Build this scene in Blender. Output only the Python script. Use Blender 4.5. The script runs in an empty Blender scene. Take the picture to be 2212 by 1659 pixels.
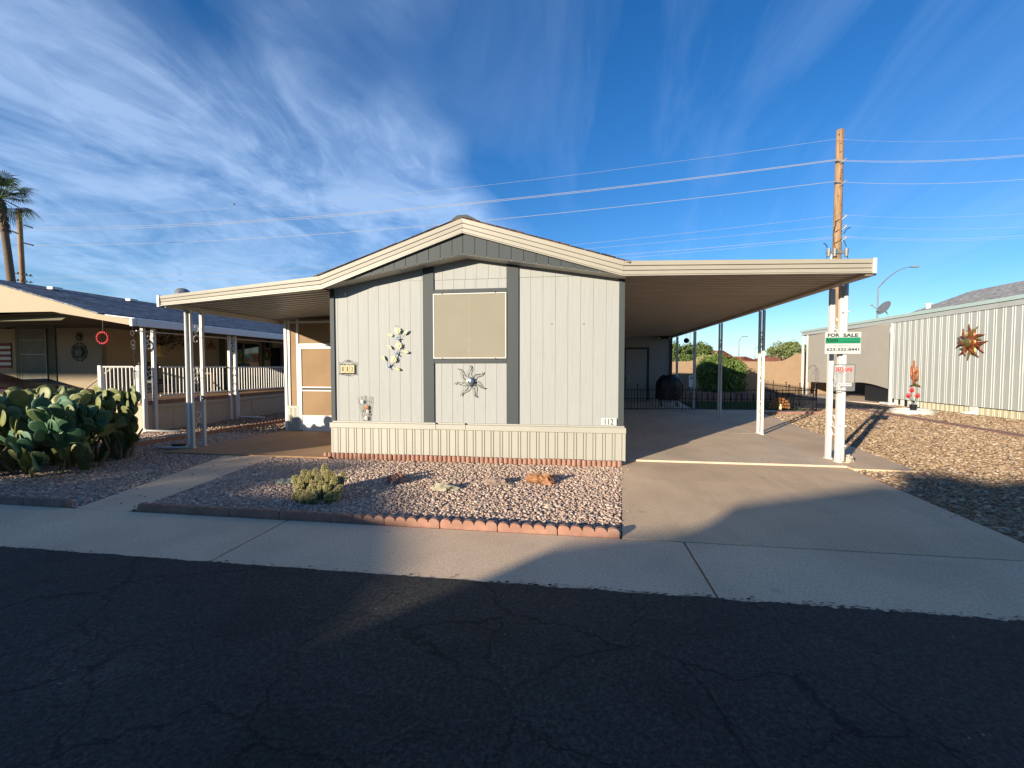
import bpy, math, random
import numpy as np
from mathutils import Vector, Matrix, noise
random.seed(7); rng = np.random.default_rng(7)
scene = bpy.context.scene
COL = scene.collection
PI = math.pi
R = math.radians

# ------------------------------------------------------------------ survey
# the photographer's standing point; sight lines to walls and ground give the positions of things
F = 950.0; EYE = 1.57
TH = math.atan(141 / F); PT = math.atan(35.5 / F)
fw = Vector((-math.sin(TH) * math.cos(PT), math.cos(TH) * math.cos(PT), -math.sin(PT)))
rt = Vector((math.cos(TH), math.sin(TH), 0)); upv = rt.cross(fw)
def ray(u, v): return fw + rt * ((u - 1106) / F) - upv * ((v - 829.5) / F)
def plane(u, v, ax, val):
    d = ray(u, v); c = Vector((0, 0, EYE)); return c + d * ((val - c[ax]) / d[ax])
def gnd(u, v, z=0.0): return plane(u, v, 2, z)
def fr(u, v, y): return plane(u, v, 1, y)
def sd(u, v, x): return plane(u, v, 0, x)

# ------------------------------------------------------------------ helpers
def tag(o, label=None, cat=None, group=None, kind=None):
    if label: o['label'] = label
    if cat: o['category'] = cat
    if group: o['group'] = group
    if kind: o['kind'] = kind
    return o
def thing(name, label, cat, loc=(0, 0, 0), rotz=0, group=None):
    o = bpy.data.objects.new(name, None); COL.objects.link(o)
    o.empty_display_size = 0.2; o.location = loc; o.rotation_euler = (0, 0, rotz)
    return tag(o, label, cat, group)
def dup(root, loc, rotz=None, label=None, group=None, scale=None):
    r = root.copy(); COL.objects.link(r); r.location = loc
    if rotz is not None: r.rotation_euler = (0, 0, rotz)
    if scale: r.scale = scale
    if label: r['label'] = label
    if group: r['group'] = group
    for ch in list(root.children):
        c = ch.copy(); COL.objects.link(c); c.parent = r
        for g in list(ch.children):
            d = g.copy(); COL.objects.link(d); d.parent = c
    return r
def put(o, mat=None, parent=None, world=True, smooth=False):
    COL.objects.link(o)
    if mat is not None and not o.data.materials: o.data.materials.append(mat)
    if parent is not None:
        o.parent = parent
        if world and parent.type == 'EMPTY': o.location = -Vector(parent.location)
    if smooth and o.type == 'MESH':
        o.data.polygons.foreach_set('use_smooth', [True] * len(o.data.polygons))
    return o
ICO_V = None
class MB:
    def __init__(s): s.v = []; s.f = []
    def add(s, vs, fs):
        n = len(s.v); s.v += [tuple(p) for p in vs]; s.f += [tuple(i + n for i in f) for f in fs]; return s
    def box(s, x0, y0, z0, x1, y1, z1):
        x0, x1 = min(x0, x1), max(x0, x1); y0, y1 = min(y0, y1), max(y0, y1); z0, z1 = min(z0, z1), max(z0, z1)
        return s.add([(x0,y0,z0),(x1,y0,z0),(x1,y1,z0),(x0,y1,z0),(x0,y0,z1),(x1,y0,z1),(x1,y1,z1),(x0,y1,z1)],
              [(0,3,2,1),(4,5,6,7),(0,1,5,4),(1,2,6,5),(2,3,7,6),(3,0,4,7)])
    def cbox(s, c, sx, sy, sz, rz=0.0, rx=0.0):
        m = Matrix.Rotation(rz, 3, 'Z') @ Matrix.Rotation(rx, 3, 'X')
        vs = []
        for dz in (-.5, .5):
            for dx, dy in ((-.5,-.5),(.5,-.5),(.5,.5),(-.5,.5)):
                vs.append(Vector(c) + m @ Vector((dx*sx, dy*sy, dz*sz)))
        return s.add(vs, [(0,3,2,1),(4,5,6,7),(0,1,5,4),(1,2,6,5),(2,3,7,6),(3,0,4,7)])
    def prism(s, poly, vec):
        """extrude a closed 3-D polygon along vec"""
        n = len(poly); vec = Vector(vec); a = [Vector(p) for p in poly]; b = [p + vec for p in a]
        return s.add(a + b, [tuple(range(n))[::-1], tuple(range(n, 2*n))] + [(i, (i+1) % n, n+(i+1) % n, n+i) for i in range(n)])
    def xz(s, poly, y0, y1): return s.prism([(p[0], y0, p[1]) for p in poly], (0, y1-y0, 0))
    def xy(s, poly, z0, z1): return s.prism([(p[0], p[1], z0) for p in poly], (0, 0, z1-z0))
    def yz(s, poly, x0, x1): return s.prism([(x0, p[0], p[1]) for p in poly], (x1-x0, 0, 0))
    def tube(s, pts, r, n=6, cap=True):
        pts = [Vector(p) for p in pts]; k = len(pts)
        rs = r if isinstance(r, (list, tuple)) else [r]*k
        d = (pts[1]-pts[0]).normalized()
        up = Vector((0,0,1)) if abs(d.z) < .9 else Vector((1,0,0))
        a = d.cross(up).normalized(); base = len(s.v); vs = []
        for i in range(k):
            if i == 0: t = pts[1]-pts[0]
            elif i == k-1: t = pts[-1]-pts[-2]
            else: t = pts[i+1]-pts[i-1]
            if t.length < 1e-9: t = d
            t.normalize(); a = (a - t*a.dot(t))
            if a.length < 1e-6: a = t.orthogonal()
            a.normalize(); b = t.cross(a)
            for j in range(n):
                an = 2*PI*j/n; vs.append(pts[i] + (a*math.cos(an)+b*math.sin(an))*rs[i])
        fs = [(i*n+j, i*n+(j+1) % n, (i+1)*n+(j+1) % n, (i+1)*n+j) for i in range(k-1) for j in range(n)]
        if cap: fs += [tuple(range(n))[::-1], tuple((k-1)*n+j for j in range(n))]
        return s.add(vs, fs)
    def lathe(s, prof, c=(0,0,0), n=24, axis='Z', rib=0, ribd=0.0):
        """prof list of (r, h)"""
        c = Vector(c); vs = []; k = len(prof)
        for r, h in prof:
            for j in range(n):
                an = 2*PI*j/n; rr = r*(1+ribd*math.cos(rib*an)) if rib else r
                p = (rr*math.cos(an), rr*math.sin(an), h)
                if axis == 'Y': p = (p[0], h, p[1])
                if axis == 'X': p = (h, p[0], p[1])
                vs.append(c + Vector(p))
        fs = [(i*n+j, i*n+(j+1) % n, (i+1)*n+(j+1) % n, (i+1)*n+j) for i in range(k-1) for j in range(n)]
        fs += [tuple(range(n))[::-1], tuple((k-1)*n+j for j in range(n))]
        return s.add(vs, fs)
    def ball(s, c, rx, ry=None, rz=None, nu=12, nv=8, jit=0.0, m=None):
        ry = ry or rx; rz = rz or rx; vs = []; c = Vector(c)
        for i in range(nv+1):
            ph = PI*i/nv
            for j in range(nu):
                an = 2*PI*j/nu; q = 1+random.uniform(-jit, jit)
                p = Vector((rx*math.sin(ph)*math.cos(an)*q, ry*math.sin(ph)*math.sin(an)*q, -rz*math.cos(ph)*q))
                if m is not None: p = m @ p
                vs.append(c+p)
        return s.add(vs, [(i*nu+j, i*nu+(j+1) % nu, (i+1)*nu+(j+1) % nu, (i+1)*nu+j) for i in range(nv) for j in range(nu)])
    def quad(s, a, b, c, d): return s.add([a, b, c, d], [(0, 1, 2, 3)])
    def strip(s, prof, f0, f1, thick=None):
        """surface through prof; f0/f1 map profile point -> 3-D at the two ends"""
        n = len(prof); vs = [f0(p) for p in prof] + [f1(p) for p in prof]
        return s.add(vs, [(i, i+1, n+i+1, n+i) for i in range(n-1)])
    def build(s, name, mat, parent=None, world=True, smooth=False, bevel=0.0, label=None):
        me = bpy.data.meshes.new(name); me.from_pydata(s.v, [], s.f); me.validate(); me.update()
        o = bpy.data.objects.new(name, me); put(o, mat, parent, world, smooth)
        if bevel:
            b = o.modifiers.new('b', 'BEVEL'); b.width = bevel; b.segments = 2; b.limit_method = 'ANGLE'; b.angle_limit = R(40)
        if label: o['label'] = label
        return o
def text_obj(name, body, size, loc, rot, mat, parent, ext=0.001, bold=0.0, sx=1.0, align='CENTER', sh=0.0, fit=None):
    cu = bpy.data.curves.new(name, 'FONT'); cu.body = body; cu.size = size; cu.align_x = align; cu.align_y = 'CENTER'
    cu.extrude = ext; cu.offset = bold; cu.shear = sh; cu.resolution_u = 3
    t = bpy.data.objects.new(name + '_tmp', cu); COL.objects.link(t)
    bpy.context.view_layer.update()
    me = bpy.data.meshes.new_from_object(t.evaluated_get(bpy.context.evaluated_depsgraph_get()))
    bpy.data.objects.remove(t); bpy.data.curves.remove(cu)
    S = Matrix.Diagonal((sx, 1, 1, 1))
    if fit:
        co = [v.co for v in me.vertices]; x0, x1 = min(c.x for c in co), max(c.x for c in co); y0, y1 = min(c.y for c in co), max(c.y for c in co)
        S = Matrix.Diagonal((fit[0]/(x1-x0), fit[1]/(y1-y0), 1, 1)) @ Matrix.Translation((-(x0+x1)/2, -(y0+y1)/2, 0))
    M = Matrix.Translation(Vector(loc)) @ rot.to_4x4() @ S
    me.transform(M); me.name = name; me.materials.clear()
    o = bpy.data.objects.new(name, me); put(o, mat, parent)
    return o
FRONT = Matrix.Rotation(R(90), 3, 'X')          # writing on a wall that faces the street

# ------------------------------------------------------------------ materials
def new_mat(name):
    m = bpy.data.materials.new(name); m.use_nodes = True
    nt = m.node_tree; b = nt.nodes['Principled BSDF']; return m, nt, b
def N(nt, t, **kw):
    n = nt.nodes.new(t)
    for k, v in kw.items():
        if k in n.inputs: n.inputs[k].default_value = v
        else: setattr(n, k, v)
    return n
def ramp(nt, fac, stops):
    r = nt.nodes.new('ShaderNodeValToRGB'); el = r.color_ramp.elements
    el[0].position = stops[0][0]; el[0].color = (*stops[0][1], 1)
    el[1].position = stops[-1][0]; el[1].color = (*stops[-1][1], 1)
    for p, c in stops[1:-1]:
        e = el.new(p); e.color = (*c, 1)
    nt.links.new(fac, r.inputs[0]); return r
def coords(nt, scale=(1, 1, 1)):
    tc = nt.nodes.new('ShaderNodeTexCoord'); mp = nt.nodes.new('ShaderNodeMapping')
    mp.inputs['Scale'].default_value = scale; nt.links.new(tc.outputs['Object'], mp.inputs[0]); return mp.outputs[0]
def mix(nt, fac, a, b, mode='MIX'):
    m = nt.nodes.new('ShaderNodeMix'); m.data_type = 'RGBA'; m.blend_type = mode
    for i, s in ((0, fac), (6, a), (7, b)):
        if hasattr(s, 'is_output'): nt.links.new(s, m.inputs[i])
        elif i == 0: m.inputs[0].default_value = s
        else: m.inputs[i].default_value = (*s, 1)
    return m.outputs[2]
def plain(name, col, rough=.6, var=.12, scale=6, stretch=(1,1,1), bump=.0, bscale=60, metal=0.0, spec=.4, dirt=None, dscale=1.3, damt=.5):
    m, nt, b = new_mat(name); L = nt.links
    co = coords(nt, stretch)
    n = N(nt, 'ShaderNodeTexNoise', Scale=scale, Detail=6.0, Roughness=.65); L.new(co, n.inputs['Vector'])
    lo = tuple(c*(1-var) for c in col); hi = tuple(min(1, c*(1+var)) for c in col)
    c = ramp(nt, n.outputs[0], [(.3, lo), (.7, hi)]).outputs[0]
    if dirt:
        d = N(nt, 'ShaderNodeTexNoise', Scale=dscale, Detail=8.0, Roughness=.7, Distortion=.6); L.new(co, d.inputs['Vector'])
        fr_ = ramp(nt, d.outputs[0], [(.5, (0,0,0)), (.72, (damt,)*3)]).outputs[0]
        c = mix(nt, fr_, c, dirt)
    L.new(c, b.inputs['Base Color'])
    b.inputs['Roughness'].default_value = rough; b.inputs['Metallic'].default_value = metal
    b.inputs['Specular IOR Level'].default_value = spec
    if bump:
        n2 = N(nt, 'ShaderNodeTexNoise', Scale=bscale, Detail=4.0); L.new(co, n2.inputs['Vector'])
        bp = N(nt, 'ShaderNodeBump', Strength=bump, Distance=.01); L.new(n2.outputs[0], bp.inputs['Height']); L.new(bp.outputs[0], b.inputs['Normal'])
    return m
M = {}
def mat_siding(name, col):
    m, nt, b = new_mat(name); L = nt.links
    co = coords(nt, (1, 1, .045))
    n = N(nt, 'ShaderNodeTexNoise', Scale=42.0, Detail=6.0, Distortion=1.2); L.new(co, n.inputs['Vector'])
    co2 = coords(nt, (1.6, 1, .35))
    n2 = N(nt, 'ShaderNodeTexNoise', Scale=1.8, Detail=7.0, Roughness=.7); L.new(co2, n2.inputs['Vector'])
    c = ramp(nt, n.outputs[0], [(.3, tuple(x*.94 for x in col)), (.62, tuple(min(1, x*1.03) for x in col))]).outputs[0]
    c = mix(nt, ramp(nt, n2.outputs[0], [(.5, (0,0,0)), (.8, (.18,)*3)]).outputs[0], c, tuple(x*.72 for x in (col[0], col[1]*.96, col[2]*.88)))
    L.new(c, b.inputs['Base Color']); b.inputs['Roughness'].default_value = .62; b.inputs['Specular IOR Level'].default_value = .3
    bp = N(nt, 'ShaderNodeBump', Strength=.3, Distance=.006); L.new(n.outputs[0], bp.inputs['Height']); L.new(bp.outputs[0], b.inputs['Normal'])
    return m
def mat_concrete(name, col, spots=.75, fine=180, warm=(.42,.31,.20), stain=.35):
    m, nt, b = new_mat(name); L = nt.links
    co = coords(nt)
    n = N(nt, 'ShaderNodeTexNoise', Scale=.9, Detail=9.0, Roughness=.62, Distortion=.4); L.new(co, n.inputs['Vector'])
    f = N(nt, 'ShaderNodeTexNoise', Scale=float(fine), Detail=3.0, Roughness=.8); L.new(co, f.inputs['Vector'])
    v = N(nt, 'ShaderNodeTexVoronoi', Scale=26.0); L.new(co, v.inputs['Vector'])
    c = ramp(nt, n.outputs[0], [(.3, tuple(x*.84 for x in col)), (.5, col), (.72, tuple(min(1, x*1.12) for x in col))]).outputs[0]
    c = mix(nt, .7, c, ramp(nt, f.outputs[0], [(.34, (.55,)*3), (.62, (1.0,)*3)]).outputs[0], 'MULTIPLY')
    f2 = N(nt, 'ShaderNodeTexNoise', Scale=52.0, Detail=4.0, Roughness=.8); L.new(co, f2.inputs['Vector'])
    c = mix(nt, .8, c, ramp(nt, f2.outputs[0], [(.36, (.68,)*3), (.62, (1.16,)*3)]).outputs[0], 'MULTIPLY')
    pit = ramp(nt, v.outputs['Distance'], [(.035, (1,1,1)), (.09, (0,0,0))]).outputs[0]
    g = N(nt, 'ShaderNodeTexNoise', Scale=5.0, Detail=2.0); L.new(co, g.inputs['Vector'])
    gate = ramp(nt, g.outputs[0], [(.56, (0,0,0)), (.62, (spots,)*3)]).outputs[0]
    c = mix(nt, mix(nt, 1.0, pit, gate, 'MULTIPLY'), c, tuple(x*.35 for x in col))
    co3 = coords(nt, (1, .35, 1))
    st = N(nt, 'ShaderNodeTexNoise', Scale=1.3, Detail=6.0, Roughness=.6, Distortion=1.5); L.new(co3, st.inputs['Vector'])
    c = mix(nt, ramp(nt, st.outputs[0], [(.52, (0,0,0)), (.75, (stain,)*3)]).outputs[0], c, warm)
    co4 = coords(nt, (1.0, .16, 1)); ty = N(nt, 'ShaderNodeTexNoise', Scale=2.3, Detail=5.0, Roughness=.6, Distortion=.3); L.new(co4, ty.inputs['Vector'])
    c = mix(nt, ramp(nt, ty.outputs[0], [(.56, (0,0,0)), (.72, (stain*.9,)*3)]).outputs[0], c, tuple(x*.55 for x in col))
    dr = N(nt, 'ShaderNodeTexVoronoi', Scale=1.9); L.new(co, dr.inputs['Vector']); dg = N(nt, 'ShaderNodeTexNoise', Scale=11.0, Detail=4.0); L.new(co, dg.inputs['Vector'])
    drip = nt.nodes.new('ShaderNodeMath'); drip.operation = 'MULTIPLY_ADD'; L.new(dg.outputs[0], drip.inputs[0]); drip.inputs[1].default_value = .16; L.new(dr.outputs['Distance'], drip.inputs[2])
    c = mix(nt, ramp(nt, drip.outputs[0], [(.10, (.45,)*3), (.19, (0,0,0))]).outputs[0], c, tuple(x*.45 for x in col))
    wv = N(nt, 'ShaderNodeTexVoronoi', Scale=17.0); L.new(coords(nt, (.45, 1, 1)), wv.inputs['Vector']); wg = N(nt, 'ShaderNodeTexNoise', Scale=.8, Detail=5.0); L.new(co, wg.inputs['Vector'])
    c = mix(nt, mix(nt, 1.0, ramp(nt, wv.outputs['Distance'], [(.05, (1,1,1)), (.13, (0,0,0))]).outputs[0], ramp(nt, wg.outputs[0], [(.57, (0,0,0)), (.63, (.6,)*3)]).outputs[0], 'MULTIPLY'), c, tuple(min(.85, x*1.45) for x in col))
    L.new(c, b.inputs['Base Color']); b.inputs['Roughness'].default_value = .85; b.inputs['Specular IOR Level'].default_value = .25
    bp = N(nt, 'ShaderNodeBump', Strength=.6, Distance=.006); L.new(f2.outputs[0], bp.inputs['Height']); L.new(bp.outputs[0], b.inputs['Normal'])
    return m
def mat_asphalt():
    m, nt, b = new_mat('asphalt'); L = nt.links
    co = coords(nt)
    f = N(nt, 'ShaderNodeTexNoise', Scale=42.0, Detail=6.0, Roughness=.9); L.new(co, f.inputs['Vector'])
    n = N(nt, 'ShaderNodeTexNoise', Scale=.9, Detail=6.0, Roughness=.6); L.new(co, n.inputs['Vector'])
    w = N(nt, 'ShaderNodeTexNoise', Scale=1.7, Detail=6.0, Roughness=.65); L.new(co, w.inputs['Vector'])
    cow = nt.nodes.new('ShaderNodeVectorMath'); cow.operation = 'MULTIPLY_ADD'
    L.new(w.outputs[1], cow.inputs[0]); cow.inputs[1].default_value = (.55, .55, 0); L.new(co, cow.inputs[2])
    v = N(nt, 'ShaderNodeTexVoronoi', Scale=1.35); v.feature = 'DISTANCE_TO_EDGE'; L.new(cow.outputs[0], v.inputs['Vector'])
    crack = ramp(nt, v.outputs['Distance'], [(.0, (1,1,1)), (.015, (0,0,0))]).outputs[0]
    v2 = N(nt, 'ShaderNodeTexVoronoi', Scale=3.1); v2.feature = 'DISTANCE_TO_EDGE'; L.new(cow.outputs[0], v2.inputs['Vector'])
    crack2 = ramp(nt, v2.outputs['Distance'], [(.0, (.8,)*3), (.013, (0,0,0))]).outputs[0]
    gg = ramp(nt, n.outputs[0], [(.48, (0,0,0)), (.56, (1,1,1))]).outputs[0]
    crack2 = mix(nt, 1.0, crack2, gg, 'MULTIPLY')
    g1 = N(nt, 'ShaderNodeTexNoise', Scale=.55, Detail=2.0); L.new(co, g1.inputs['Vector'])
    crack = mix(nt, 1.0, crack, ramp(nt, g1.outputs[0], [(.38, (.3,)*3), (.5, (1,1,1))]).outputs[0], 'MULTIPLY')
    c = ramp(nt, n.outputs[0], [(.32, (.014,.016,.015)), (.48, (.035,.031,.028)), (.56, (.031,.032,.029)), (.7, (.056,.048,.040))]).outputs[0]
    c = mix(nt, 1.0, c, ramp(nt, f.outputs[0], [(.38, (.25,)*3), (.5, (.95,)*3), (.63, (2.4,)*3)]).outputs[0], 'MULTIPLY')
    c = mix(nt, crack, c, (.005,.005,.006)); c = mix(nt, crack2, c, (.006,.006,.007))
    sp = N(nt, 'ShaderNodeTexVoronoi', Scale=14.0, Randomness=1.0); L.new(co, sp.inputs['Vector'])
    sg = N(nt, 'ShaderNodeTexNoise', Scale=3.3, Detail=3.0); L.new(co, sg.inputs['Vector'])
    speck = mix(nt, 1.0, ramp(nt, sp.outputs['Distance'], [(.05, (1,1,1)), (.1, (0,0,0))]).outputs[0], ramp(nt, sg.outputs[0], [(.6, (0,0,0)), (.66, (.8,)*3)]).outputs[0], 'MULTIPLY')
    c = mix(nt, speck, c, (.35,.33,.30))
    L.new(c, b.inputs['Base Color']); b.inputs['Roughness'].default_value = .8; b.inputs['Specular IOR Level'].default_value = .3
    h = mix(nt, mix(nt, 1.0, crack, (1,1,1), 'MULTIPLY'), f.outputs[0], (0,0,0))
    bp = N(nt, 'ShaderNodeBump', Strength=.7, Distance=.008); L.new(h, bp.inputs['Height']); L.new(bp.outputs[0], b.inputs['Normal'])
    return m
def mat_stones(name, cols, rough=.85):
    m, nt, b = new_mat(name); L = nt.links
    g = nt.nodes.new('ShaderNodeNewGeometry')
    k = len(cols); r = ramp(nt, g.outputs['Random Per Island'], [(i/(k-1), c) for i, c in enumerate(cols)])
    co = coords(nt); n = N(nt, 'ShaderNodeTexNoise', Scale=70.0, Detail=3.0); L.new(co, n.inputs['Vector'])
    c = mix(nt, 1.0, r.outputs[0], ramp(nt, n.outputs[0], [(.3, (.75,)*3), (.7, (1.15,)*3)]).outputs[0], 'MULTIPLY')
    L.new(c, b.inputs['Base Color']); b.inputs['Roughness'].default_value = rough; b.inputs['Specular IOR Level'].default_value = .25
    return m
def mat_shingle(name, c1, c2, mortar, along='Y', s=1.0):
    """courses run along the given horizontal axis"""
    m, nt, b = new_mat(name); L = nt.links
    tc = nt.nodes.new('ShaderNodeTexCoord'); sx = nt.nodes.new('ShaderNodeSeparateXYZ'); L.new(tc.outputs['Object'], sx.inputs[0])
    cb = nt.nodes.new('ShaderNodeCombineXYZ')
    L.new(sx.outputs[along], cb.inputs[0]); L.new(sx.outputs['X' if along == 'Y' else 'Y'], cb.inputs[1])
    br = N(nt, 'ShaderNodeTexBrick', Scale=1.0, Bias=-.1); br.inputs['Mortar Size'].default_value = .006
    br.inputs['Brick Width'].default_value = .3*s; br.inputs['Row Height'].default_value = .14*s
    br.inputs['Color1'].default_value = (*c1, 1); br.inputs['Color2'].default_value = (*c2, 1); br.inputs['Mortar'].default_value = (*mortar, 1)
    L.new(cb.outputs[0], br.inputs['Vector'])
    n = N(nt, 'ShaderNodeTexNoise', Scale=5.0, Detail=6.0, Roughness=.8); L.new(tc.outputs['Object'], n.inputs['Vector'])
    c = mix(nt, 1.0, br.outputs[0], ramp(nt, n.outputs[0], [(.38, (.45,)*3), (.62, (1.6,)*3)]).outputs[0], 'MULTIPLY')
    L.new(c, b.inputs['Base Color']); b.inputs['Roughness'].default_value = .9; b.inputs['Specular IOR Level'].default_value = .15
    bp = N(nt, 'ShaderNodeBump', Strength=.5, Distance=.01); L.new(br.outputs['Fac'], bp.inputs['Height']); bp.invert = True; L.new(bp.outputs[0], b.inputs['Normal'])
    return m
def mat_wood():
    m, nt, b = new_mat('pole_wood'); L = nt.links
    co = coords(nt, (1, 1, .06)); n = N(nt, 'ShaderNodeTexNoise', Scale=12.0, Detail=6.0, Distortion=.5); L.new(co, n.inputs['Vector'])
    c = ramp(nt, n.outputs[0], [(.3, (.13,.07,.035)), (.5, (.26,.16,.085)), (.7, (.34,.22,.125))]).outputs[0]
    co2 = coords(nt, (1, 1, .6)); v = N(nt, 'ShaderNodeTexVoronoi', Scale=3.2); L.new(co2, v.inputs['Vector'])
    c = mix(nt, ramp(nt, v.outputs['Distance'], [(.08, (.85,)*3), (.13, (0,0,0))]).outputs[0], c, (.05,.03,.02))
    L.new(c, b.inputs['Base Color']); b.inputs['Roughness'].default_value = .85
    return m
def mat_see(name, col, alpha, rough=.7):
    """woven screen or clear plastic: part of the light passes"""
    m, nt, b = new_mat(name); L = nt.links
    b.inputs['Base Color'].default_value = (*col, 1); b.inputs['Roughness'].default_value = rough
    co = coords(nt); n = N(nt, 'ShaderNodeTexNoise', Scale=1.6, Detail=5.0); L.new(co, n.inputs['Vector'])
    L.new(ramp(nt, n.outputs[0], [(.3, tuple(x*.88 for x in col)), (.7, tuple(x*1.1 for x in col))]).outputs[0], b.inputs['Base Color'])
    b.inputs['Alpha'].default_value = alpha
    return m
def mat_pad():
    m, nt, b = new_mat('cactus_pad'); L = nt.links
    co = coords(nt); v = N(nt, 'ShaderNodeTexVoronoi', Scale=30.0, Randomness=.35); L.new(co, v.inputs['Vector'])
    n = N(nt, 'ShaderNodeTexNoise', Scale=7.0, Detail=5.0); L.new(co, n.inputs['Vector'])
    g = nt.nodes.new('ShaderNodeObjectInfo')
    base = ramp(nt, g.outputs['Random'], [(0, (.045,.112,.052)), (.5, (.060,.140,.072)), (.9, (.085,.155,.062)), (1, (.17,.18,.06))]).outputs[0]
    c = mix(nt, 1.0, base, ramp(nt, n.outputs[0], [(.3, (.75,)*3), (.7, (1.25,)*3)]).outputs[0], 'MULTIPLY')
    c = mix(nt, ramp(nt, v.outputs['Distance'], [(.06, (.55,)*3), (.14, (0,0,0))]).outputs[0], c, (.30,.27,.13))
    L.new(c, b.inputs['Base Color']); b.inputs['Roughness'].default_value = .5; b.inputs['Specular IOR Level'].default_value = .35
    bp = N(nt, 'ShaderNodeBump', Strength=.4, Distance=.004); bp.invert = True; L.new(v.outputs['Distance'], bp.inputs['Height']); L.new(bp.outputs[0], b.inputs['Normal'])
    return m
def mat_leaf(name, c1, c2, c3):
    m, nt, b = new_mat(name); L = nt.links
    g = nt.nodes.new('ShaderNodeNewGeometry')
    r = ramp(nt, g.outputs['Random Per Island'], [(0, c1), (.5, c2), (1, c3)])
    L.new(r.outputs[0], b.inputs['Base Color']); b.inputs['Roughness'].default_value = .6
    b.inputs['Specular IOR Level'].default_value = .25
    try: b.inputs['Transmission Weight'].default_value = 0.0
    except Exception: pass
    return m
def mat_window():
    m, nt, b = new_mat('window_glass'); b.inputs['Base Color'].default_value = (.02,.025,.03,1); b.inputs['Roughness'].default_value = .04
    b.inputs['Specular IOR Level'].default_value = .8; return m

M['siding'] = mat_siding('siding_paint', (.295,.302,.290))
M['trim'] = mat_siding('grey_trim_paint', (.043,.052,.055))
M['cream'] = plain('cream_aluminium', (.315,.29,.235), .42, .05, 3, bump=.04, bscale=25, dirt=(.36,.30,.22), dscale=2.2, damt=.3)
M['skirt'] = plain('skirt_vinyl', (.335,.325,.275), .45, .05, 2, stretch=(1,1,.4), dirt=(.36,.33,.27), dscale=1.5, damt=.3)
M['soffit'] = plain('soffit_paint', (.42,.40,.34), .6, .05, 3)
M['white'] = plain('white_enamel', (.56,.56,.53), .38, .05, 4, dirt=(.42,.38,.32), dscale=5, damt=.25)
M['white2'] = plain('white_vinyl', (.58,.57,.53), .35, .03, 4)
M['rib'] = plain('aged_awning_metal', (.42,.39,.34), .42, .12, 2, stretch=(.5,3,1), dirt=(.28,.23,.17), dscale=2, damt=.5)
M['ribdark'] = plain('carport_metal_underside', (.52,.44,.34), .5, .14, 2, stretch=(.4,3,1), dirt=(.30,.24,.17), dscale=2, damt=.5)
M['fabric'] = plain('sunscreen_fabric', (.225,.205,.155), .8, .05, 1.5, bump=.15, bscale=400)
M['screen'] = mat_see('porch_screen', (.27,.165,.075), .80)
M['shingle'] = mat_shingle('brown_shingles', (.06,.04,.032), (.10,.065,.05), (.02,.015,.012))
M['shblue'] = mat_shingle('blue_grey_shingles', (.20,.21,.23), (.12,.13,.15), (.05,.055,.065))
M['shgrey'] = mat_shingle('pale_grey_shingles', (.34,.33,.31), (.27,.26,.245), (.18,.17,.16))
M['tile'] = mat_shingle('red_roof_tiles', (.36,.13,.075), (.29,.10,.06), (.15,.05,.03), s=2)
M['asphalt'] = mat_asphalt()
M['walk'] = mat_concrete('sidewalk_concrete', (.80,.585,.39), stain=.15)
M['drive'] = mat_concrete('driveway_concrete', (.75,.545,.35), fine=240, stain=.5)
M['slab'] = mat_concrete('carport_concrete', (.74,.575,.41), fine=240, stain=.35)
M['porch'] = mat_concrete('porch_brown_concrete', (.46,.28,.155), fine=200, stain=.35, warm=(.30,.18,.09))
M['brick'] = plain('terracotta_edging', (.31,.165,.115), .9, .25, 9, bump=.5, bscale=120, dirt=(.28,.19,.15), dscale=6, damt=.6)
M['brickold'] = plain('weathered_edging', (.24,.16,.125), .95, .3, 9, bump=.5, bscale=120, dirt=(.16,.13,.11), dscale=6, damt=.7)
M['gravel'] = mat_stones('pink_gravel', [(.32,.215,.16),(.52,.385,.295),(.41,.295,.23),(.66,.53,.41),(.36,.25,.20),(.48,.35,.265)])
M['gravelr'] = mat_stones('tan_gravel', [(.17,.10,.055),(.38,.27,.165),(.27,.175,.105),(.52,.42,.30),(.23,.15,.09),(.33,.225,.135)])
M['soil'] = plain('gravel_soil', (.30,.215,.165), 1, .35, 25, bump=.8, bscale=90)
M['soilr'] = plain('tan_soil', (.30,.20,.125), 1, .3, 18, bump=.8, bscale=60)
M['stucco'] = plain('peach_stucco', (.285,.195,.12), .95, .06, 3, bump=.3, bscale=80, dirt=(.23,.155,.095), dscale=.7, damt=.4)
M['iron'] = plain('black_iron', (.012,.012,.013), .5, .2, 10)
M['black'] = plain('black_vinyl_cover', (.012,.013,.016), .5, .3, 8, bump=.3, bscale=12)
M['pole'] = mat_wood()
M['galv'] = plain('galvanised_steel', (.17,.18,.185), .5, .15, 8, metal=.3)
M['grey'] = plain('grey_metal', (.25,.26,.27), .5, .1, 8, metal=.3)
M['wire'] = plain('aluminium_wire', (.38,.37,.35), .45, .05, 2, metal=.2)
M['nbwall'] = plain('tan_painted_wall', (.27,.21,.135), .8, .06, 3, bump=.1, bscale=60)
M['deckskirt'] = plain('deck_skirt_paint', (.42,.35,.25), .8, .05, 3)
M['porchwall'] = plain('porch_wall_bounce_tone', (.44,.34,.21), .8, .05, 3)  # lighter copy of the tan wall colour, with bounced porch light put in
M['nbfascia'] = plain('cream_fascia', (.33,.27,.18), .7, .04, 3)
M['nbdark'] = plain('olive_trim', (.10,.09,.055), .8, .1, 4)
M['deck'] = plain('brown_deck', (.22,.125,.07), .8, .2, 6)
M['gutter'] = plain('white_gutter', (.62,.63,.64), .25, .03, 3, spec=.6)
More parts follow.
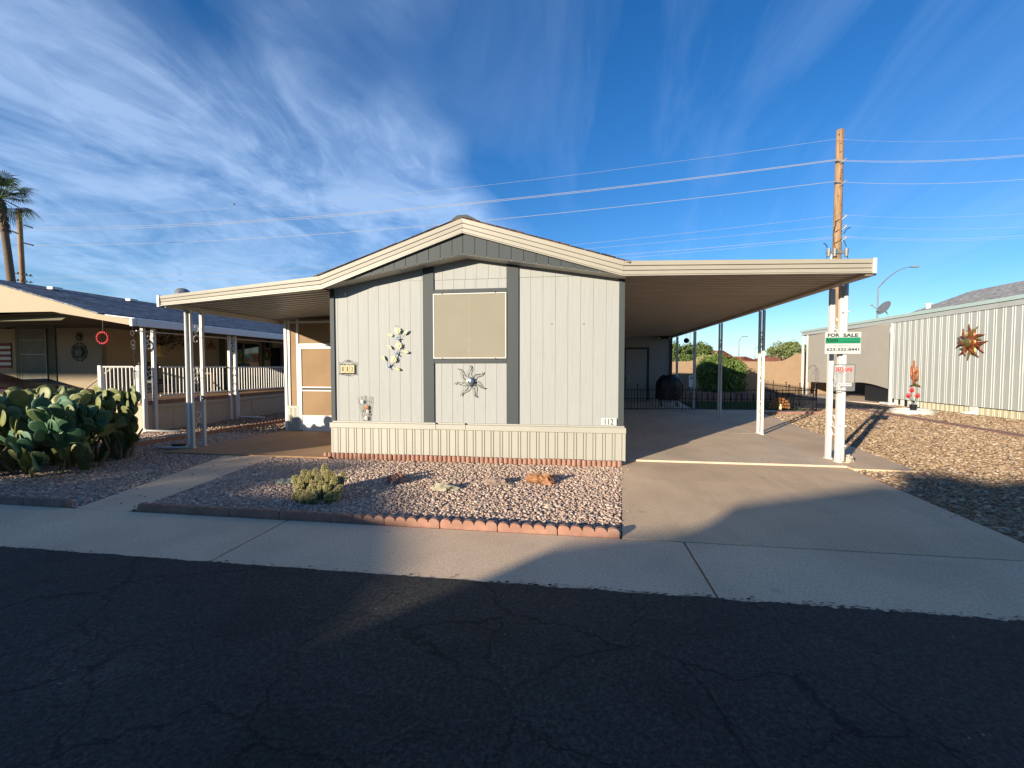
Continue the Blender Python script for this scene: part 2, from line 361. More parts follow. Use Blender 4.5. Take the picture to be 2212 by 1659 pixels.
M['corr'] = plain('grey_white_corrugated', (.325,.34,.32), .45, .04, 2, stretch=(1,1,.3), dirt=(.27,.26,.22), dscale=1.2, damt=.4)
M['corry'] = plain('cream_corrugated', (.42,.38,.27), .5, .06, 2)
M['teal'] = plain('pale_teal_fascia', (.33,.42,.39), .5, .06, 3)
M['tarp'] = plain('taupe_shade_fabric', (.31,.28,.235), .85, .04, 1.5, bump=.1, bscale=300)
M['glass'] = mat_window()
M['pad'] = mat_pad()
M['padedge'] = plain('dry_cactus_wood', (.12,.10,.06), .9, .3, 10)
M['leafd'] = mat_leaf('shrub_leaves', (.06,.10,.02), (.11,.17,.035), (.17,.23,.06))
M['leafl'] = mat_leaf('pale_tree_leaves', (.09,.12,.04), (.15,.18,.065), (.22,.25,.10))
M['leafm'] = mat_leaf('tree_leaves', (.04,.07,.02), (.08,.12,.03), (.13,.17,.05))
M['palm'] = mat_leaf('palm_fronds', (.035,.06,.02), (.06,.10,.03), (.10,.14,.05))
M['bark'] = plain('bark', (.14,.10,.07), .95, .3, 12, bump=.6, bscale=40)
M['grass'] = mat_leaf('lawn_blades', (.035,.08,.02), (.06,.12,.03), (.09,.15,.045))
M['cact'] = plain('hedgehog_cactus_skin', (.10,.105,.04), .7, .2, 20)
M['spine'] = plain('yellow_spines', (.74,.62,.27), .6, .15, 30)
M['red'] = plain('red_paint', (.38,.02,.02), .45, .1, 6)
M['sgreen'] = plain('sign_green', (.008,.19,.085), .5, .03, 6)
M['swhite'] = plain('sign_white', (.44,.45,.44), .45, .02, 6)
M['sred'] = plain('sign_red', (.62,.03,.02), .5, .03, 6)
M['sblack'] = plain('sign_black', (.012,.012,.012), .5, .03, 6)
M['clear'] = mat_see('clear_acrylic', (.60,.62,.62), .13, .08)
M['paper'] = plain('white_paper', (.62,.62,.60), .8, .03, 6)
M['copper'] = plain('burnt_copper', (.26,.075,.03), .38, .6, 5, metal=.55)
M['olive'] = plain('olive_bronze', (.20,.16,.045), .38, .5, 5, metal=.55)
M['yellow'] = plain('pale_yellow_enamel', (.62,.55,.30), .5, .15, 30)
M['leafart'] = plain('sage_green_enamel', (.30,.34,.18), .5, .15, 30)
M['blueart'] = plain('dull_blue_enamel', (.22,.28,.33), .5, .25, 30)
M['silver'] = plain('blue_silver_metal', (.30,.36,.46), .25, .4, 20, metal=.8)
M['faceg'] = plain('aged_grey_metal', (.28,.29,.25), .45, .35, 20, metal=.4)
M['rust'] = plain('rusty_brown', (.24,.10,.035), .6, .3, 20, metal=.3)
M['plwhite'] = plain('whitewashed_concrete', (.50,.48,.43), .85, .15, 12)
M['ceram'] = plain('ivory_ceramic', (.46,.38,.20), .2, .12, 30)
M['maroon'] = plain('maroon_car_paint', (.028,.006,.006), .2, .05, 3, spec=.6)
M['flagred'] = plain('flag_red', (.14,.03,.03), .8, .1, 6)
M['flagblue'] = plain('flag_blue', (.03,.045,.13), .8, .1, 6)
# ------------------------------------------------------------------ setting
def sheet(name, poly, z, mat, thick=None):
    mb = MB()
    if thick: mb.xy(poly, z-thick, z)
    else: mb.add([(p[0], p[1], z) for p in poly], [tuple(range(len(poly)))])
    return tag(mb.build(name, mat), kind='structure')
sheet('ground', [(-400,-300),(400,-300),(400,500),(-400,500)], -.03, M['soilr'])
# road with a ragged near edge that laps over the pavement
edge = []
xx = -60.0
while xx < 60:
    a = .014 if xx < .5 else .034
    step = .018 if -6 < xx < 6 else .5
    edge.append((xx, 3.10 + a*(noise.noise((xx*4, 0, 0)) + .8*noise.noise((xx*23, 3, 0)) + .5*abs(noise.noise((xx*60, 7, 0)))))); xx += step
mb = MB(); n = len(edge)
mb.add([(x, -5.2, .004) for x, y in edge] + [(x, y, .004) for x, y in edge], [(i, i+1, n+i+1, n+i) for i in range(n-1)])
rc = random.Random(2)
for _ in range(260):     # crumbs of sealer that spilled over the pavement edge
    x = rc.uniform(-5, 3.6) if rc.random() < .4 else rc.uniform(-.5, 3.6); y = 3.105+abs(rc.gauss(0, .022)); s = rc.uniform(.003, .013)
    mb.add([(x+s*rc.uniform(.6,2.4)*math.cos(a), y+s*.5*math.sin(a), .005) for a in (0,1.1,2.2,3.3,4.4,5.4)], [(0,1,2,3,4,5)])
tag(mb.build('road', M['asphalt']), kind='structure')
mb = MB()
js = [-60, -38, -30, -22.4, -18.5, -14.6, -10.7, -6.84, -2.94, .96, 4.86, 8.76, 12.66, 16.5, 24, 40, 60]
for a, b in zip(js[:-1], js[1:]): mb.box(a+.009, 3.0, -.1, b-.009, 4.085, 0)
tag(mb.build('sidewalk', M['walk'], bevel=.006), kind='structure')
mb = MB(); mb.box(-60, -6.4, -.1, 60, -5.2, .02); tag(mb.build('opposite_sidewalk', M['walk']), kind='structure')
sheet('driveway', [(.42,4.10),(3.93,4.10),(4.20,7.545),(.74,7.545)], .0, M['drive'], .1)
mb = MB()
for y0, y1 in ((7.55, 10.95), (10.962, 14.3), (14.312, 24.6)):
    mb.box(.77, y0, -.1, 4.2, y1, .028)
tag(mb.build('carport_slab', M['slab'], bevel=.006), kind='structure')
sheet('side_path', [(4.205,7.40),(5.05,7.37),(5.75,12.2),(6.35,16.6),(8.0,16.7),(8.0,17.2),(5.6,17.3),(5.2,24.6),(4.205,24.6)], .018, M['drive'], .1)
sheet('walkway', [(-5.53,4.09),(-4.85,4.09),(-5.28,6.99),(-6.23,6.99)], .0, M['walk'], .1)
sheet('porch_slab', [(-7.5,7.0),(-4.25,7.0),(-4.25,13.0),(-7.0,13.0),(-7.12,9.9)], .02, M['porch'], .1)
bedA = [(-4.78,4.14),(.41,4.14),(.70,7.06),(-4.30,6.98),(-5.27,6.97),(-4.86,4.14)]
bedL = [(-14,4.12),(-5.56,4.12),(-6.26,6.97),(-7.52,6.99),(-7.14,9.9),(-7.0,19),(-10.25,19),(-10.25,9.0),(-14,9.0)]
bedR = [(3.97,4.13),(4.21,7.36),(5.08,7.36),(5.78,12.2),(6.4,16.3),(8.5,16.35),(8.7,20.3),(13.05,20.3),(13.05,4.13)]
sheet('gravel_bed_soil', bedA, -.010, M['soil'])
sheet('side_yard_soil', bedL, -.011, M['soil'])
sheet('right_yard_soil', bedR, -.012, M['soilr'])

def inside(poly, X, Y):
    r = np.zeros(len(X), bool); n = len(poly)
    for i in range(n):
        x0, y0 = poly[i]; x1, y1 = poly[(i+1) % n]
        c = ((y0 > Y) != (y1 > Y)) & (X < (x1-x0)*(Y-y0)/((y1-y0) or 1e-9)+x0); r ^= c
    return r
t_ = (1+5**.5)/2
IV = np.array([(-1,t_,0),(1,t_,0),(-1,-t_,0),(1,-t_,0),(0,-1,t_),(0,1,t_),(0,-1,-t_),(0,1,-t_),(t_,0,-1),(t_,0,1),(-t_,0,-1),(-t_,0,1)])/1.902
IF = np.array([(0,11,5),(0,5,1),(0,1,7),(0,7,10),(0,10,11),(1,5,9),(5,11,4),(11,10,2),(10,7,6),(7,1,8),(3,9,4),(3,4,2),(3,2,6),(3,6,8),(3,8,9),(4,9,5),(2,4,11),(6,2,10),(8,6,7),(9,8,1)])
def fast_mesh(name, V, Fc):
    me = bpy.data.meshes.new(name); nv = len(V); nf = len(Fc); k = Fc.shape[1]
    me.vertices.add(nv); me.vertices.foreach_set('co', V.astype(np.float32).ravel())
    me.loops.add(nf*k); me.loops.foreach_set('vertex_index', Fc.astype(np.int32).ravel())
    me.polygons.add(nf); me.polygons.foreach_set('loop_start', np.arange(0, nf*k, k, dtype=np.int32)); me.polygons.foreach_set('loop_total', np.full(nf, k, np.int32))
    me.update(); me.validate(); return me
def stones(name, poly, dens, smin, smax, mat, label, z0=-.012, near=None, flat=.52):
    P = np.array(poly); x0, y0 = P.min(0); x1, y1 = P.max(0)
    n = int((x1-x0)*(y1-y0)*dens); X = rng.uniform(x0, x1, n); Y = rng.uniform(y0, y1, n)
    k = inside(poly, X, Y)
    if near: k &= near(X, Y)
    X = X[k]; Y = Y[k]; n = len(X)
    S = smin+(smax*1.25-smin)*rng.uniform(0, 1, n)**1.7
    sc = np.stack([S*rng.uniform(.7, 1.35, n), S*rng.uniform(.6, 1.0, n), S*rng.uniform(flat*.7, flat*1.2, n)], 1)
    V = IV[None]*(1+rng.uniform(-.28, .28, (n, 12, 1)))*sc[:, None, :]
    a = rng.uniform(0, 2*PI, n); tl = rng.uniform(-.5, .5, n)
    ca, sa = np.cos(a)[:, None], np.sin(a)[:, None]; ct, st = np.cos(tl)[:, None], np.sin(tl)[:, None]
    x, y, z = V[..., 0], V[..., 1], V[..., 2]
    x, z = x*ct+z*st, -x*st+z*ct
    x, y = x*ca-y*sa, x*sa+y*ca
    V = np.stack([x+X[:, None], y+Y[:, None], z+z0+sc[:, 2][:, None]*.5+rng.uniform(0, .006, n)[:, None]], 2).reshape(-1, 3)
    Fc = (IF[None]+12*np.arange(n)[:, None, None]).reshape(-1, 3)
    o = bpy.data.objects.new(name, fast_mesh(name, V, Fc)); put(o, mat)
    return tag(o, label, 'gravel', kind='stuff')
stones('gravel', bedA, 2300, .009, .020, M['gravel'], 'pinkish crushed stone filling the bed in front of the home')
stones('gravel', bedL, 1500, .010, .021, M['gravel'], 'crushed stone covering the yard around the prickly pear', near=lambda X, Y: (Y < 9.5) & (X > -10.5))
stones('gravel', bedL, 380, .018, .035, M['gravelr'], 'crushed stone strip between the two homes', near=lambda X, Y: (Y >= 9.4) & (X > -10.5))
stones('gravel', bedR, 560, .013, .032, M['gravelr'], 'tan crushed stone covering the side yard on the right', flat=.45, near=lambda X, Y: (X-4 < .95*Y) & (Y < 12.0))
stones('gravel', bedR, 240, .022, .045, M['gravelr'], 'tan crushed stone at the back of the right side yard', flat=.4, near=lambda X, Y: (Y >= 11.9))

# ------------------------------------------------------------------ the mobile home
HOME = thing('mobile_home', 'pale grey single wide mobile home with grey trim and low gable facing the street', 'mobile home', (-1.8, 7.32, 0))
XL, XR, YW = -4.35, .75, 7.32
def soff(x): return 2.95+(x-XL)/(-1.84-XL)*.45 if x < -1.84 else 3.40+(x+1.84)/(XR+1.84)*(2.98-3.40)
def boards(mb, x0, x1, zb, ztf, y, w=.193, gap=.0028, th=.008, first=None):
    x = x0
    k = 0
    while x < x1-1e-4:
        xe = min(x1, x+(first if (first and k == 0) else w)); k += 1
        a, b = x, (xe-gap if xe < x1 else xe)
        mb.xz([(a, zb), (b, zb), (b, ztf(b)), ((a+b)/2, ztf((a+b)/2)), (a, ztf(a))], y-th, y)
        x = xe
mb = MB(); top = lambda x: soff(x)+.02
mb.xz([(XL+.01,.45),(XR-.01,.45),(XR-.01,soff(XR)),(-1.84,3.42),(XL+.01,soff(XL))], YW, YW+.08)
mb.build('wall_core', M['siding'], HOME)
mb = MB()
boards(mb, -4.275, -2.625, .6, lambda x: min(soff(x)+.02, 9), YW, first=.06)
boards(mb, -2.44, -1.17, .6, lambda x: 1.66, YW, first=.13)
boards(mb, -2.44, -1.17, 2.88, lambda x: 3.06, YW, first=.16)
boards(mb, -.975, .665, .6, lambda x: 3.063 if soff(x)+.02 > 3.06 else soff(x)+.02, YW, w=.205)
mb.build('siding', M['siding'], HOME, bevel=.0015)
for a_ in ((-2.44, -1.17, 3.064, top, YW-.002, .199, .0028, .008, .16), (-.975, .20, 3.067, lambda x: max(3.07, soff(x)+.02), YW-.002, .205), (-3.62, -2.625, 3.066, lambda x: max(3.07, soff(x)+.02), YW-.010, .193, .0028, .003)):
    mb = MB(); boards(mb, *a_); mb.build('upper_siding', M['siding'], HOME, bevel=.001)
for a, b in ((XL, -4.27), (-2.63, -2.435), (-1.175, -.97), (.66, XR)):
    mb = MB(); mb.xz([(a,.61),(b,.61),(b,soff(b)+.01),(a,soff(a)+.01)], YW-.034, YW+.04); mb.build('trim_board', M['trim'], HOME, bevel=.003)
for a, b in ((2.835, 2.90), (1.645, 1.722)):
    mb = MB(); mb.box(-2.433, YW-.030, a, -1.177, YW+.04, b); mb.build('trim_board', M['trim'], HOME, bevel=.003)
mb = MB(); mb.box(XL, YW+.05, .0, XL+.06, 20.1, 2.93); mb.box(XR-.06, YW+.05, 0, XR, 20.1, 2.95); mb.box(XL, 20.1, 0, XR, 20.2, 3.0)
mb.xz([(XL,2.93),(XR,2.95),(-1.84,3.9)], 20.05, 20.09); mb.build('side_wall', M['siding'], HOME)
# window with its tied-on sun screen
WIN = MB(); WIN.box(-2.40, YW-.02, 1.76, -1.22, YW-.012, 2.80)
WIN = WIN.build('window', M['glass'], HOME)
MB().box(-1.83, YW-.03, 1.77, -1.79, YW-.021, 2.79).build('mullion', M['white'], WIN)
mb = MB(); mb.box(-2.425, YW-.050, 1.738, -1.190, YW-.046, 2.812); mb.build('sun_screen', M['fabric'], WIN)
mb = MB()
for a, b, c, d in ((-2.44,1.725,-2.425,2.825), (-1.19,1.725,-1.176,2.825)): mb.box(a, YW-.056, b, c, YW-.040, d)
for b, d in ((1.725,1.738), (2.812,2.825)): mb.box(-2.425, YW-.056, b, -1.19, YW-.040, d)
mb.build('screen_frame', M['white'], WIN)
MB().box(-1.822, YW-.0515, 1.745, -1.810, YW-.0498, 2.806).build('mullion_ghost', plain('mullion_ghost_tint', (.27,.25,.19), .8), WIN)  # pale strip added to stand for the mullion showing through the fabric
for x, z in ((-2.28,2.83),(-1.36,2.83),(-2.28,1.72),(-1.36,1.72)):
    MB().tube([(x, YW-.06, z-.015), (x+.004, YW-.066, z), (x, YW-.06, z+.015)], .004, 6).build('clip', M['sblack'], WIN)
# soffit, its vents and the grey gable panel
mb = MB()
for a, b in (((XL,soff(XL)),(-1.84,3.40)), ((-1.84,3.40),(XR,soff(XR)))):
    mb.prism([(a[0],7.005,a[1]),(b[0],7.005,b[1]),(b[0],YW+.01,b[1]+.004),(a[0],YW+.01,a[1]+.004)], (0,0,.02))
SOF = mb.build('soffit', M['soffit'], HOME)
for xa in (-2.98, -1.12):
    for k in range(3):
        a, b = xa+k*.155, xa+k*.155+.14
        mb = MB(); mb.prism([(a,7.10,soff(a)-.004),(b,7.10,soff(b)-.004),(b,7.26,soff(b)-.003),(a,7.26,soff(a)-.003)], (0,0,.006)); mb.build('vent', M['grey'], SOF)
def fas_b(x): return 2.90+(x+4.30)/(2.46)*.83 if x < -1.84 else 3.73-(x+1.84)/2.52*.76
mb = MB(); x = -4.2
while x < .62:
    b = min(x+.198, .62); 
    if x < -1.84 < b: b = -1.84
    e = b-.006
    if fas_b(x)+.03 > soff(x)+.022 or True:
        mb.xz([(x,soff(x)+.002),(e,soff(e)+.002),(e,max(soff(e)+.012,fas_b(e)+.03)),(x,max(soff(x)+.012,fas_b(x)+.03))], 7.0, 7.016)
    x = b
mb.build('gable_panel', M['trim'], HOME, bevel=.0015)
MB().xz([(-4.2,3.0),(-1.84,3.43),(.55,3.03),(-1.84,3.74)], 7.018, 7.03).build('gable_backing', M['sblack'], HOME)
# stepped aluminium fascia; stations are (x, z top, x, z bottom)
ST = [(-7.44,2.86,-7.44,2.68), (-4.34,3.12,-4.30,2.90), (-1.84,3.965,-1.84,3.73), (.70,3.20,.68,2.97), (4.12,3.11,4.12,2.905)]
FP = [(0,.03),(0,-.040),(.02,-.052),(.30,-.044),(.315,-.012),(.345,-.012),(.36,-.044),(.61,-.036),(.625,-.006),(.655,-.006),(.67,-.040),(.89,-.036),(.90,-.014),(.925,-.014),(.935,-.052),(1,-.052),(1,.0)]
def fascia(name, stations, parent, mat):
    for s0, s1 in zip(stations[:-1], stations[1:]):
        f = lambda s, dx=0: (lambda p: (s[0]+(s[2]-s[0])*p[0]+dx, 6.995+p[1], s[1]+(s[3]-s[1])*p[0]))
        mb = MB(); mb.strip(FP, f(s0, .0012), f(s1, -.0012)); 
        mb.build(name, mat, parent)
fascia('fascia', ST[1:4], HOME, M['cream'])
# roof
mb = MB()
def ro(x): return 3.125+(x+4.42)/(2.58)*.865 if x < -1.84 else 3.99-(x+1.84)*.302
mb.xz([(-4.44,3.095),(-1.84,3.955),(-1.84,3.98),(-4.44,3.12)], 6.945, 20.3)
mb.xz([(-1.84,3.955),(.80,3.150),(.80,3.175),(-1.84,3.98)], 6.945, 20.3)
ROOF = mb.build('roof', M['shingle'], HOME)
mb = MB()   # shingle butts that break the line of the rake
for i in range(22):
    x = -4.35+i*.235
    if x < .6:
        if x < -1.84 < x+.235: continue
        xe = x+.22; z0, z1 = (3.125+(x+4.35)/2.51*.855, 3.125+(xe+4.35)/2.51*.855) if xe < -1.8 else (3.98-(x+1.84)*.304, 3.98-(xe+1.84)*.304)
        mb.prism([(x,6.93,z0),(xe,6.93,z1+.002),(xe,20.3,z1+.002),(x,20.3,z0)], (0,0,.004+.004*(i % 3)))
mb.build('shingle_course', M['shingle'], ROOF)
mb = MB(); mb.xz([(-2.02,3.93),(-1.84,3.985),(-1.62,3.92),(-1.62,3.945),(-1.76,4.02),(-1.92,4.02),(-2.02,3.955)], 6.96, 20.2); mb.build('ridge_vent', M['trim'], ROOF)
# skirting
mb = MB(); x = -4.31; pr = []
while x < .74:
    pr += [(x, 0), (x+.098, 0), (x+.101, .014), (x+.107, .014), (x+.110, .0), (x+.142, .0), (x+.145, .014), (x+.151, .014)]; x += .154
pr = [p for p in pr if p[0] < .745]+[(.745, 0)]
mb.strip(pr, lambda p: (p[0], 7.25+p[1], 0), lambda p: (p[0], 7.25+p[1], .53))
mb.box(-4.335, 7.245, 0, -4.305, 7.3, .53); mb.box(.742, 7.245, 0, .775, 7.3, .53)
mb.box(XL+.01, 7.3, 0, XL+.03, 20, .6); mb.box(XR-.03, 7.3, 0, XR-.01, 20, .6)
mb.build('skirting', M['skirt'], HOME)
for a, b, dz in ((-4.345,-2.392,0), (-2.388,-1.868,.004), (-1.864,.78,0)):
    mb = MB(); mb.box(a, 7.215, .508+dz, b, 7.30, .597); mb.box(a+.03, 7.262, .5975, b-.02, 7.31, .622); mb.build('skirt_cap', M['skirt'], HOME, bevel=.004)
for x, z in ((-.42, 2.29), (.10, 2.285)):
    MB().ball((x, YW-.016, z), .008).build('nail', M['sblack'], HOME)
# wall and door that close the back of the carport
MB().box(.75, 20.2, 0, 4.10, 20.3, 2.95).build('rear_wall', M['siding'], HOME)
mb = MB(); boards(mb, .76, 1.98, .1, lambda x: 2.86, 20.2, w=.2); boards(mb, 3.15, 4.02, .1, lambda x: 2.86, 20.2, w=.2); boards(mb, 2.04, 3.1, 2.5, lambda x: 2.86, 20.2, w=.2)
mb.build('rear_siding', M['siding'], HOME)
MB().box(4.02, 20.14, 0, 4.12, 20.32, 2.93).build('trim_board', M['trim'], HOME)
DOOR = MB().box(2.14, 20.15, .12, 3.05, 20.2, 2.38).build('rear_door', M['siding'], HOME)
mb = MB(); mb.box(2.05, 20.13, .1, 2.13, 20.21, 2.46); mb.box(3.06, 20.13, .1, 3.14, 20.21, 2.46); mb.box(2.13, 20.13, 2.39, 3.06, 20.21, 2.46); mb.build('door_trim', M['trim'], DOOR)
MB().ball((2.22, 20.11, 1.1), .035).build('knob', M['silver'], DOOR); MB().ball((2.22, 20.12, 1.28), .025).build('deadbolt', M['silver'], DOOR)

# ------------------------------------------------------------------ posts with scroll ironwork
def scroll(cy, cz, h, w, x, flip=1):
    """an S of flat iron in the y-z plane, curling at both ends"""
    pts = []
    r0 = w*.5
    for i in range(19):
        a = i/18*1.75*PI; r = r0*(.22+.78*i/18)
        pts.append((x, cy+flip*(-r*math.cos(a+.2)*.9), cz+h*.5-r0+r*math.sin(a+.2)*1.0))
    q = [(x, 2*cy-p[1], 2*cz-p[2]) for p in pts[::-1]]
    return pts+q
def post_pair(parent, x, ya, yb, ztop, w=.055, scr=True, zs=None):
    for y in (ya, yb):
        mb = MB(); h = w/2
        mb.xy([(x-h,y-h),(x-h*.3,y-h),(x-h*.3,y-h+.008),(x+h*.3,y-h+.008),(x+h*.3,y-h),(x+h,y-h),(x+h,y+h),(x-h,y+h)], .02, ztop)
        p = mb.build('post', M['white'], parent, bevel=.003)
        MB().box(x-h-.012, y-h-.012, .02, x+h+.012, y+h+.012, .045).build('foot', M['white'], p)
    gap = (yb-ya)-w; cy = (ya+yb)/2
    for cz in (zs or (.55, 1.42, 2.2)):
        mb = MB(); mb.tube(scroll(cy, cz, .44, gap*1.0, x), .0085, 6); mb.build('scroll', M['white'], parent)
CP = thing('carport', 'wide flat carport awning on white posts joined to the right of the pale grey home', 'carport', (2.4, 7.0, 0))
def pan(mb, y0, y1, fz, xa, xb, per=.152, dep=.032):
    pr = []; y = y0
    while y < y1:
        pr += [(y, 0), (y+per*.55, 0), (y+per*.62, dep), (y+per*.92, dep)]; y += per
    mb.strip(pr, lambda p: (xa, p[0], fz(xa)+p[1]), lambda p: (xb, p[0], fz(xb)+p[1]))
fzc = lambda x: 3.03-(x-.7)*.028
mb = MB(); pan(mb, 7.0, 21.4, fzc, .70, 4.11); mb.build('roof_panel', M['ribdark'], CP)
mb = MB(); mb.prism([(.70,7.0,3.19),(4.13,7.0,3.105),(4.13,21.4,3.105),(.70,21.4,3.19)], (0,0,.008)); mb.build('roof_top', M['cream'], CP)
fascia('fascia', ST[3:5], CP, M['cream'])
mb = MB(); mb.box(4.122, 6.935, 2.90, 4.165, 6.99, 3.115); mb.build('corner_cap', M['white'], CP)
mb = MB(); mb.box(4.06, 7.0, 2.885, 4.20, 21.4, 2.962); mb.build('beam', M['ribdark'], CP)
mb = MB(); mb.box(4.135, 6.99, 2.964, 4.165, 21.4, 3.112); mb.build('side_gutter', M['cream'], CP)
for ya, yb in ((7.86, 8.14), (10.86, 11.08), (13.83, 14.05), (16.75, 16.97), (19.6, 19.82)):
    post_pair(CP, 4.225, ya, yb, 2.887, w=.070 if ya < 8 else .052 if ya < 12 else .044, zs=(.62, 1.42, 2.22))
mb = MB(); mb.tube([(4.235,7.765,2.93),(4.235,7.765,.55),(4.242,7.76,.06)], .032, 8); mb.build('downspout', M['white'], CP, smooth=True)
for z in (2.45, .62, .3): MB().box(4.195, 7.728, z, 4.275, 7.80, z+.02).build('pipe_strap', M['white'], CP)
mb = MB()
PW = thing('porch_awning', 'narrow ribbed awning with two white posts over the porch left of the pale grey home', 'awning', (-6, 7.0, 0))
fzp = lambda x: 2.745+(x+7.4)/3.05*.185
mb = MB(); pan(mb, 7.0, 13.0, fzp, -7.39, -4.36, per=.19, dep=.045); mb.build('roof_panel', M['rib'], PW)
mb = MB(); mb.prism([(-7.44,7.0,2.85),(-4.33,7.0,3.11),(-4.33,13.0,3.11),(-7.44,13.0,2.85)], (0,0,.008)); mb.build('roof_top', M['cream'], PW)
fascia('fascia', ST[0:2], PW, M['cream'])
mb = MB(); mb.box(-7.49, 6.935, 2.665, -7.445, 6.99, 2.87); mb.build('corner_cap', M['white'], PW)
mb = MB(); mb.box(-7.47, 7.0, 2.66, -7.37, 13.0, 2.742); mb.build('beam', M['rib'], PW)
mb = MB(); mb.box(-7.475, 6.99, 2.745, -7.448, 13.0, 2.868); mb.build('side_gutter', M['cream'], PW)
post_pair(PW, -7.30, 7.42, 7.68, 2.662, w=.056, zs=(.55, 1.42, 2.22))
mb = MB(); mb.tube([(-7.345,7.375,2.66),(-7.345,7.375,.12),(-7.36,7.34,.06),(-7.42,7.31,.045),(-7.95,7.28,.035)], .027, 8); mb.build('downspout', M['white'], PW, smooth=True)
tag(MB().cbox((-7.62,7.42,.06), .2, .10, .07, .2).build('splash_block', M['sblack']), 'small dark block lying on the downspout foot', 'block')
# ------------------------------------------------------------------ screened porch wall
def c3(x, y, d=9.9): return fr((380+x*.28933)/1.1302, (640+y*.28933)/1.1302, d)
SP = thing('porch_screen_wall', 'white framed brown mesh screen wall with a screen door at the porch', 'screen wall', (-6.2, 9.9, 0))
zt = 2.74
def xof(px): return c3(px, 900).x
def zof(py): return c3(1300, py).z
mb = MB()
for a, b in ((1093, 1113), (1124, 1140), (1196, 1212)): mb.box(xof(a), 9.87, .02, xof(b), 9.93, zt)
mb.box(xof(1093), 9.88, zof(515), -4.4, 9.92, zof(497)); mb.box(xof(1212), 9.88, zof(705), -4.4, 9.92, zof(688))
mb.box(-4.6, 9.88, .02, -4.4, 9.92, zt); mb.build('frame', M['white'], SP)
MB().box(xof(1113), 9.895, .6, xof(1196), 9.90, zt).build('mesh', M['screen'], SP)
MB().box(xof(1212), 9.895, zof(690), -4.4, 9.90, zt).build('mesh', M['screen'], SP)
MB().box(-5.72, 9.895, .5, -4.4, 9.90, zof(690)).build('mesh', M['screen'], SP)
mb = MB(); pr = []; x = xof(1118)
while x < xof(1214): pr += [(x, 0), (x+.07, 0), (x+.075, .012), (x+.08, 0), (x+.10, 0), (x+.105, .012), (x+.11, 0)]; x += .112
mb.strip(pr, lambda p: (p[0], 9.86+p[1], .02), lambda p: (p[0], 9.86+p[1], .58)); mb.box(xof(1116), 9.845, .58, xof(1214), 9.87, .635); mb.build('kick_panel', M['skirt'], SP)
xd0, xd1 = xof(1216), -5.74
D = MB()
D.box(xd0, 9.85, .05, xd0+.075, 9.885, zof(712)); D.box(xd1-.075, 9.85, .05, xd1, 9.885, zof(712))
for a, b in ((732, 712), (1062, 1050), (1088, 1076), (1302, 1290), (1430, 1412)): D.box(xd0+.075, 9.85, zof(a), xd1-.075, 9.885, zof(b))
D = D.build('screen_door', M['white2'], SP, bevel=.002)
MB().box(xd0+.075, 9.862, zof(1412), xd1-.075, 9.870, zof(1302)).build('door_kick_panel', M['white2'], D)
MB().box(xd0+.075, 9.870, zof(1050), xd1-.075, 9.872, zof(732)).build('door_mesh', M['screen'], D)
MB().box(xd0+.075, 9.870, zof(1290), xd1-.075, 9.872, zof(1088)).build('door_mesh', M['screen'], D)
mb = MB(); mb.box(-6.93, 12.9, 0, -4.4, 12.95, 2.8); mb.box(-6.93, 9.95, 0, -6.90, 12.9, .6); mb.build('porch_back_wall', M['stucco'], SP)
mb = MB(); mb.box(-6.93, 10, .6, -6.925, 12.9, 2.7); mb.build('mesh', M['screen'], SP)
mb = MB(); mb.box(-6.02, 10.35, .02, -5.93, 10.44, 2.7); mb.build('inner_stud', M['nbfascia'], SP)

# ------------------------------------------------------------------ wall ornaments
YD = YW-.028
def b3(x, y, d=None): return fr((800+x*.19891)/1.1302, (760+y*.19891)/1.1302, YD if d is None else d)
def petal_disc(mb, c, r, n, rin, y, th=.006, seed=0, w=.6):
    for k in range(n):
        a = 2*PI*k/n+seed; d = (math.cos(a), math.sin(a)); e = (-d[1], d[0]); q = r*PI/n*w
        P = [(c.x+d[0]*rin*.6+e[0]*q*.6, c.z+d[1]*rin*.6+e[1]*q*.6), (c.x+d[0]*(rin+r)*.5+e[0]*q, c.z+d[1]*(rin+r)*.5+e[1]*q), (c.x+d[0]*r, c.z+d[1]*r),
             (c.x+d[0]*(rin+r)*.5-e[0]*q, c.z+d[1]*(rin+r)*.5-e[1]*q), (c.x+d[0]*rin*.6-e[0]*q*.6, c.z+d[1]*rin*.6-e[1]*q*.6)]
        mb.xz(P, y-.012*(k % 2)-th, y-.012*(k % 2))
    return mb
SUN = thing('sun_face_ornament', 'grey metal sun face with wavy wire rays hung below the window', 'wall ornament', b3(1745,860))
cs = b3(1745, 860); tips = [(1738,660),(1902,738),(1937,937),(1832,1052),(1640,1042),(1553,897),(1592,706)]
for tp in tips:
    t = b3(*tp); d = Vector((t.x-cs.x, 0, t.z-cs.z)); Ln = d.length; d.normalize(); e = Vector((-d.z, 0, d.x))
    A = []; B = []
    for i in range(13):
        s = i/12; w = .034*(1-s)**.8; off = .022*math.sin(s*2*PI*.95)*(1 if s else 1)
        base = Vector((cs.x, YD-.02, cs.z))+d*(.07+(Ln-.07)*s)+e*off
        A.append(base+e*w); B.append(base-e*w)
    MB().tube(A+B[::-1], .0058, 6).build('ray', M['faceg'], SUN)
FACE = MB().ball((cs.x, YD-.03, cs.z), .072, .035, .076, 20, 12).build('face', M['faceg'], SUN, smooth=True)
mb = MB()
mb.ball((cs.x+.028, YD-.045, cs.z), .050, .028, .070, 16, 10); mb.build('moon_side', M['silver'], FACE, smooth=True)
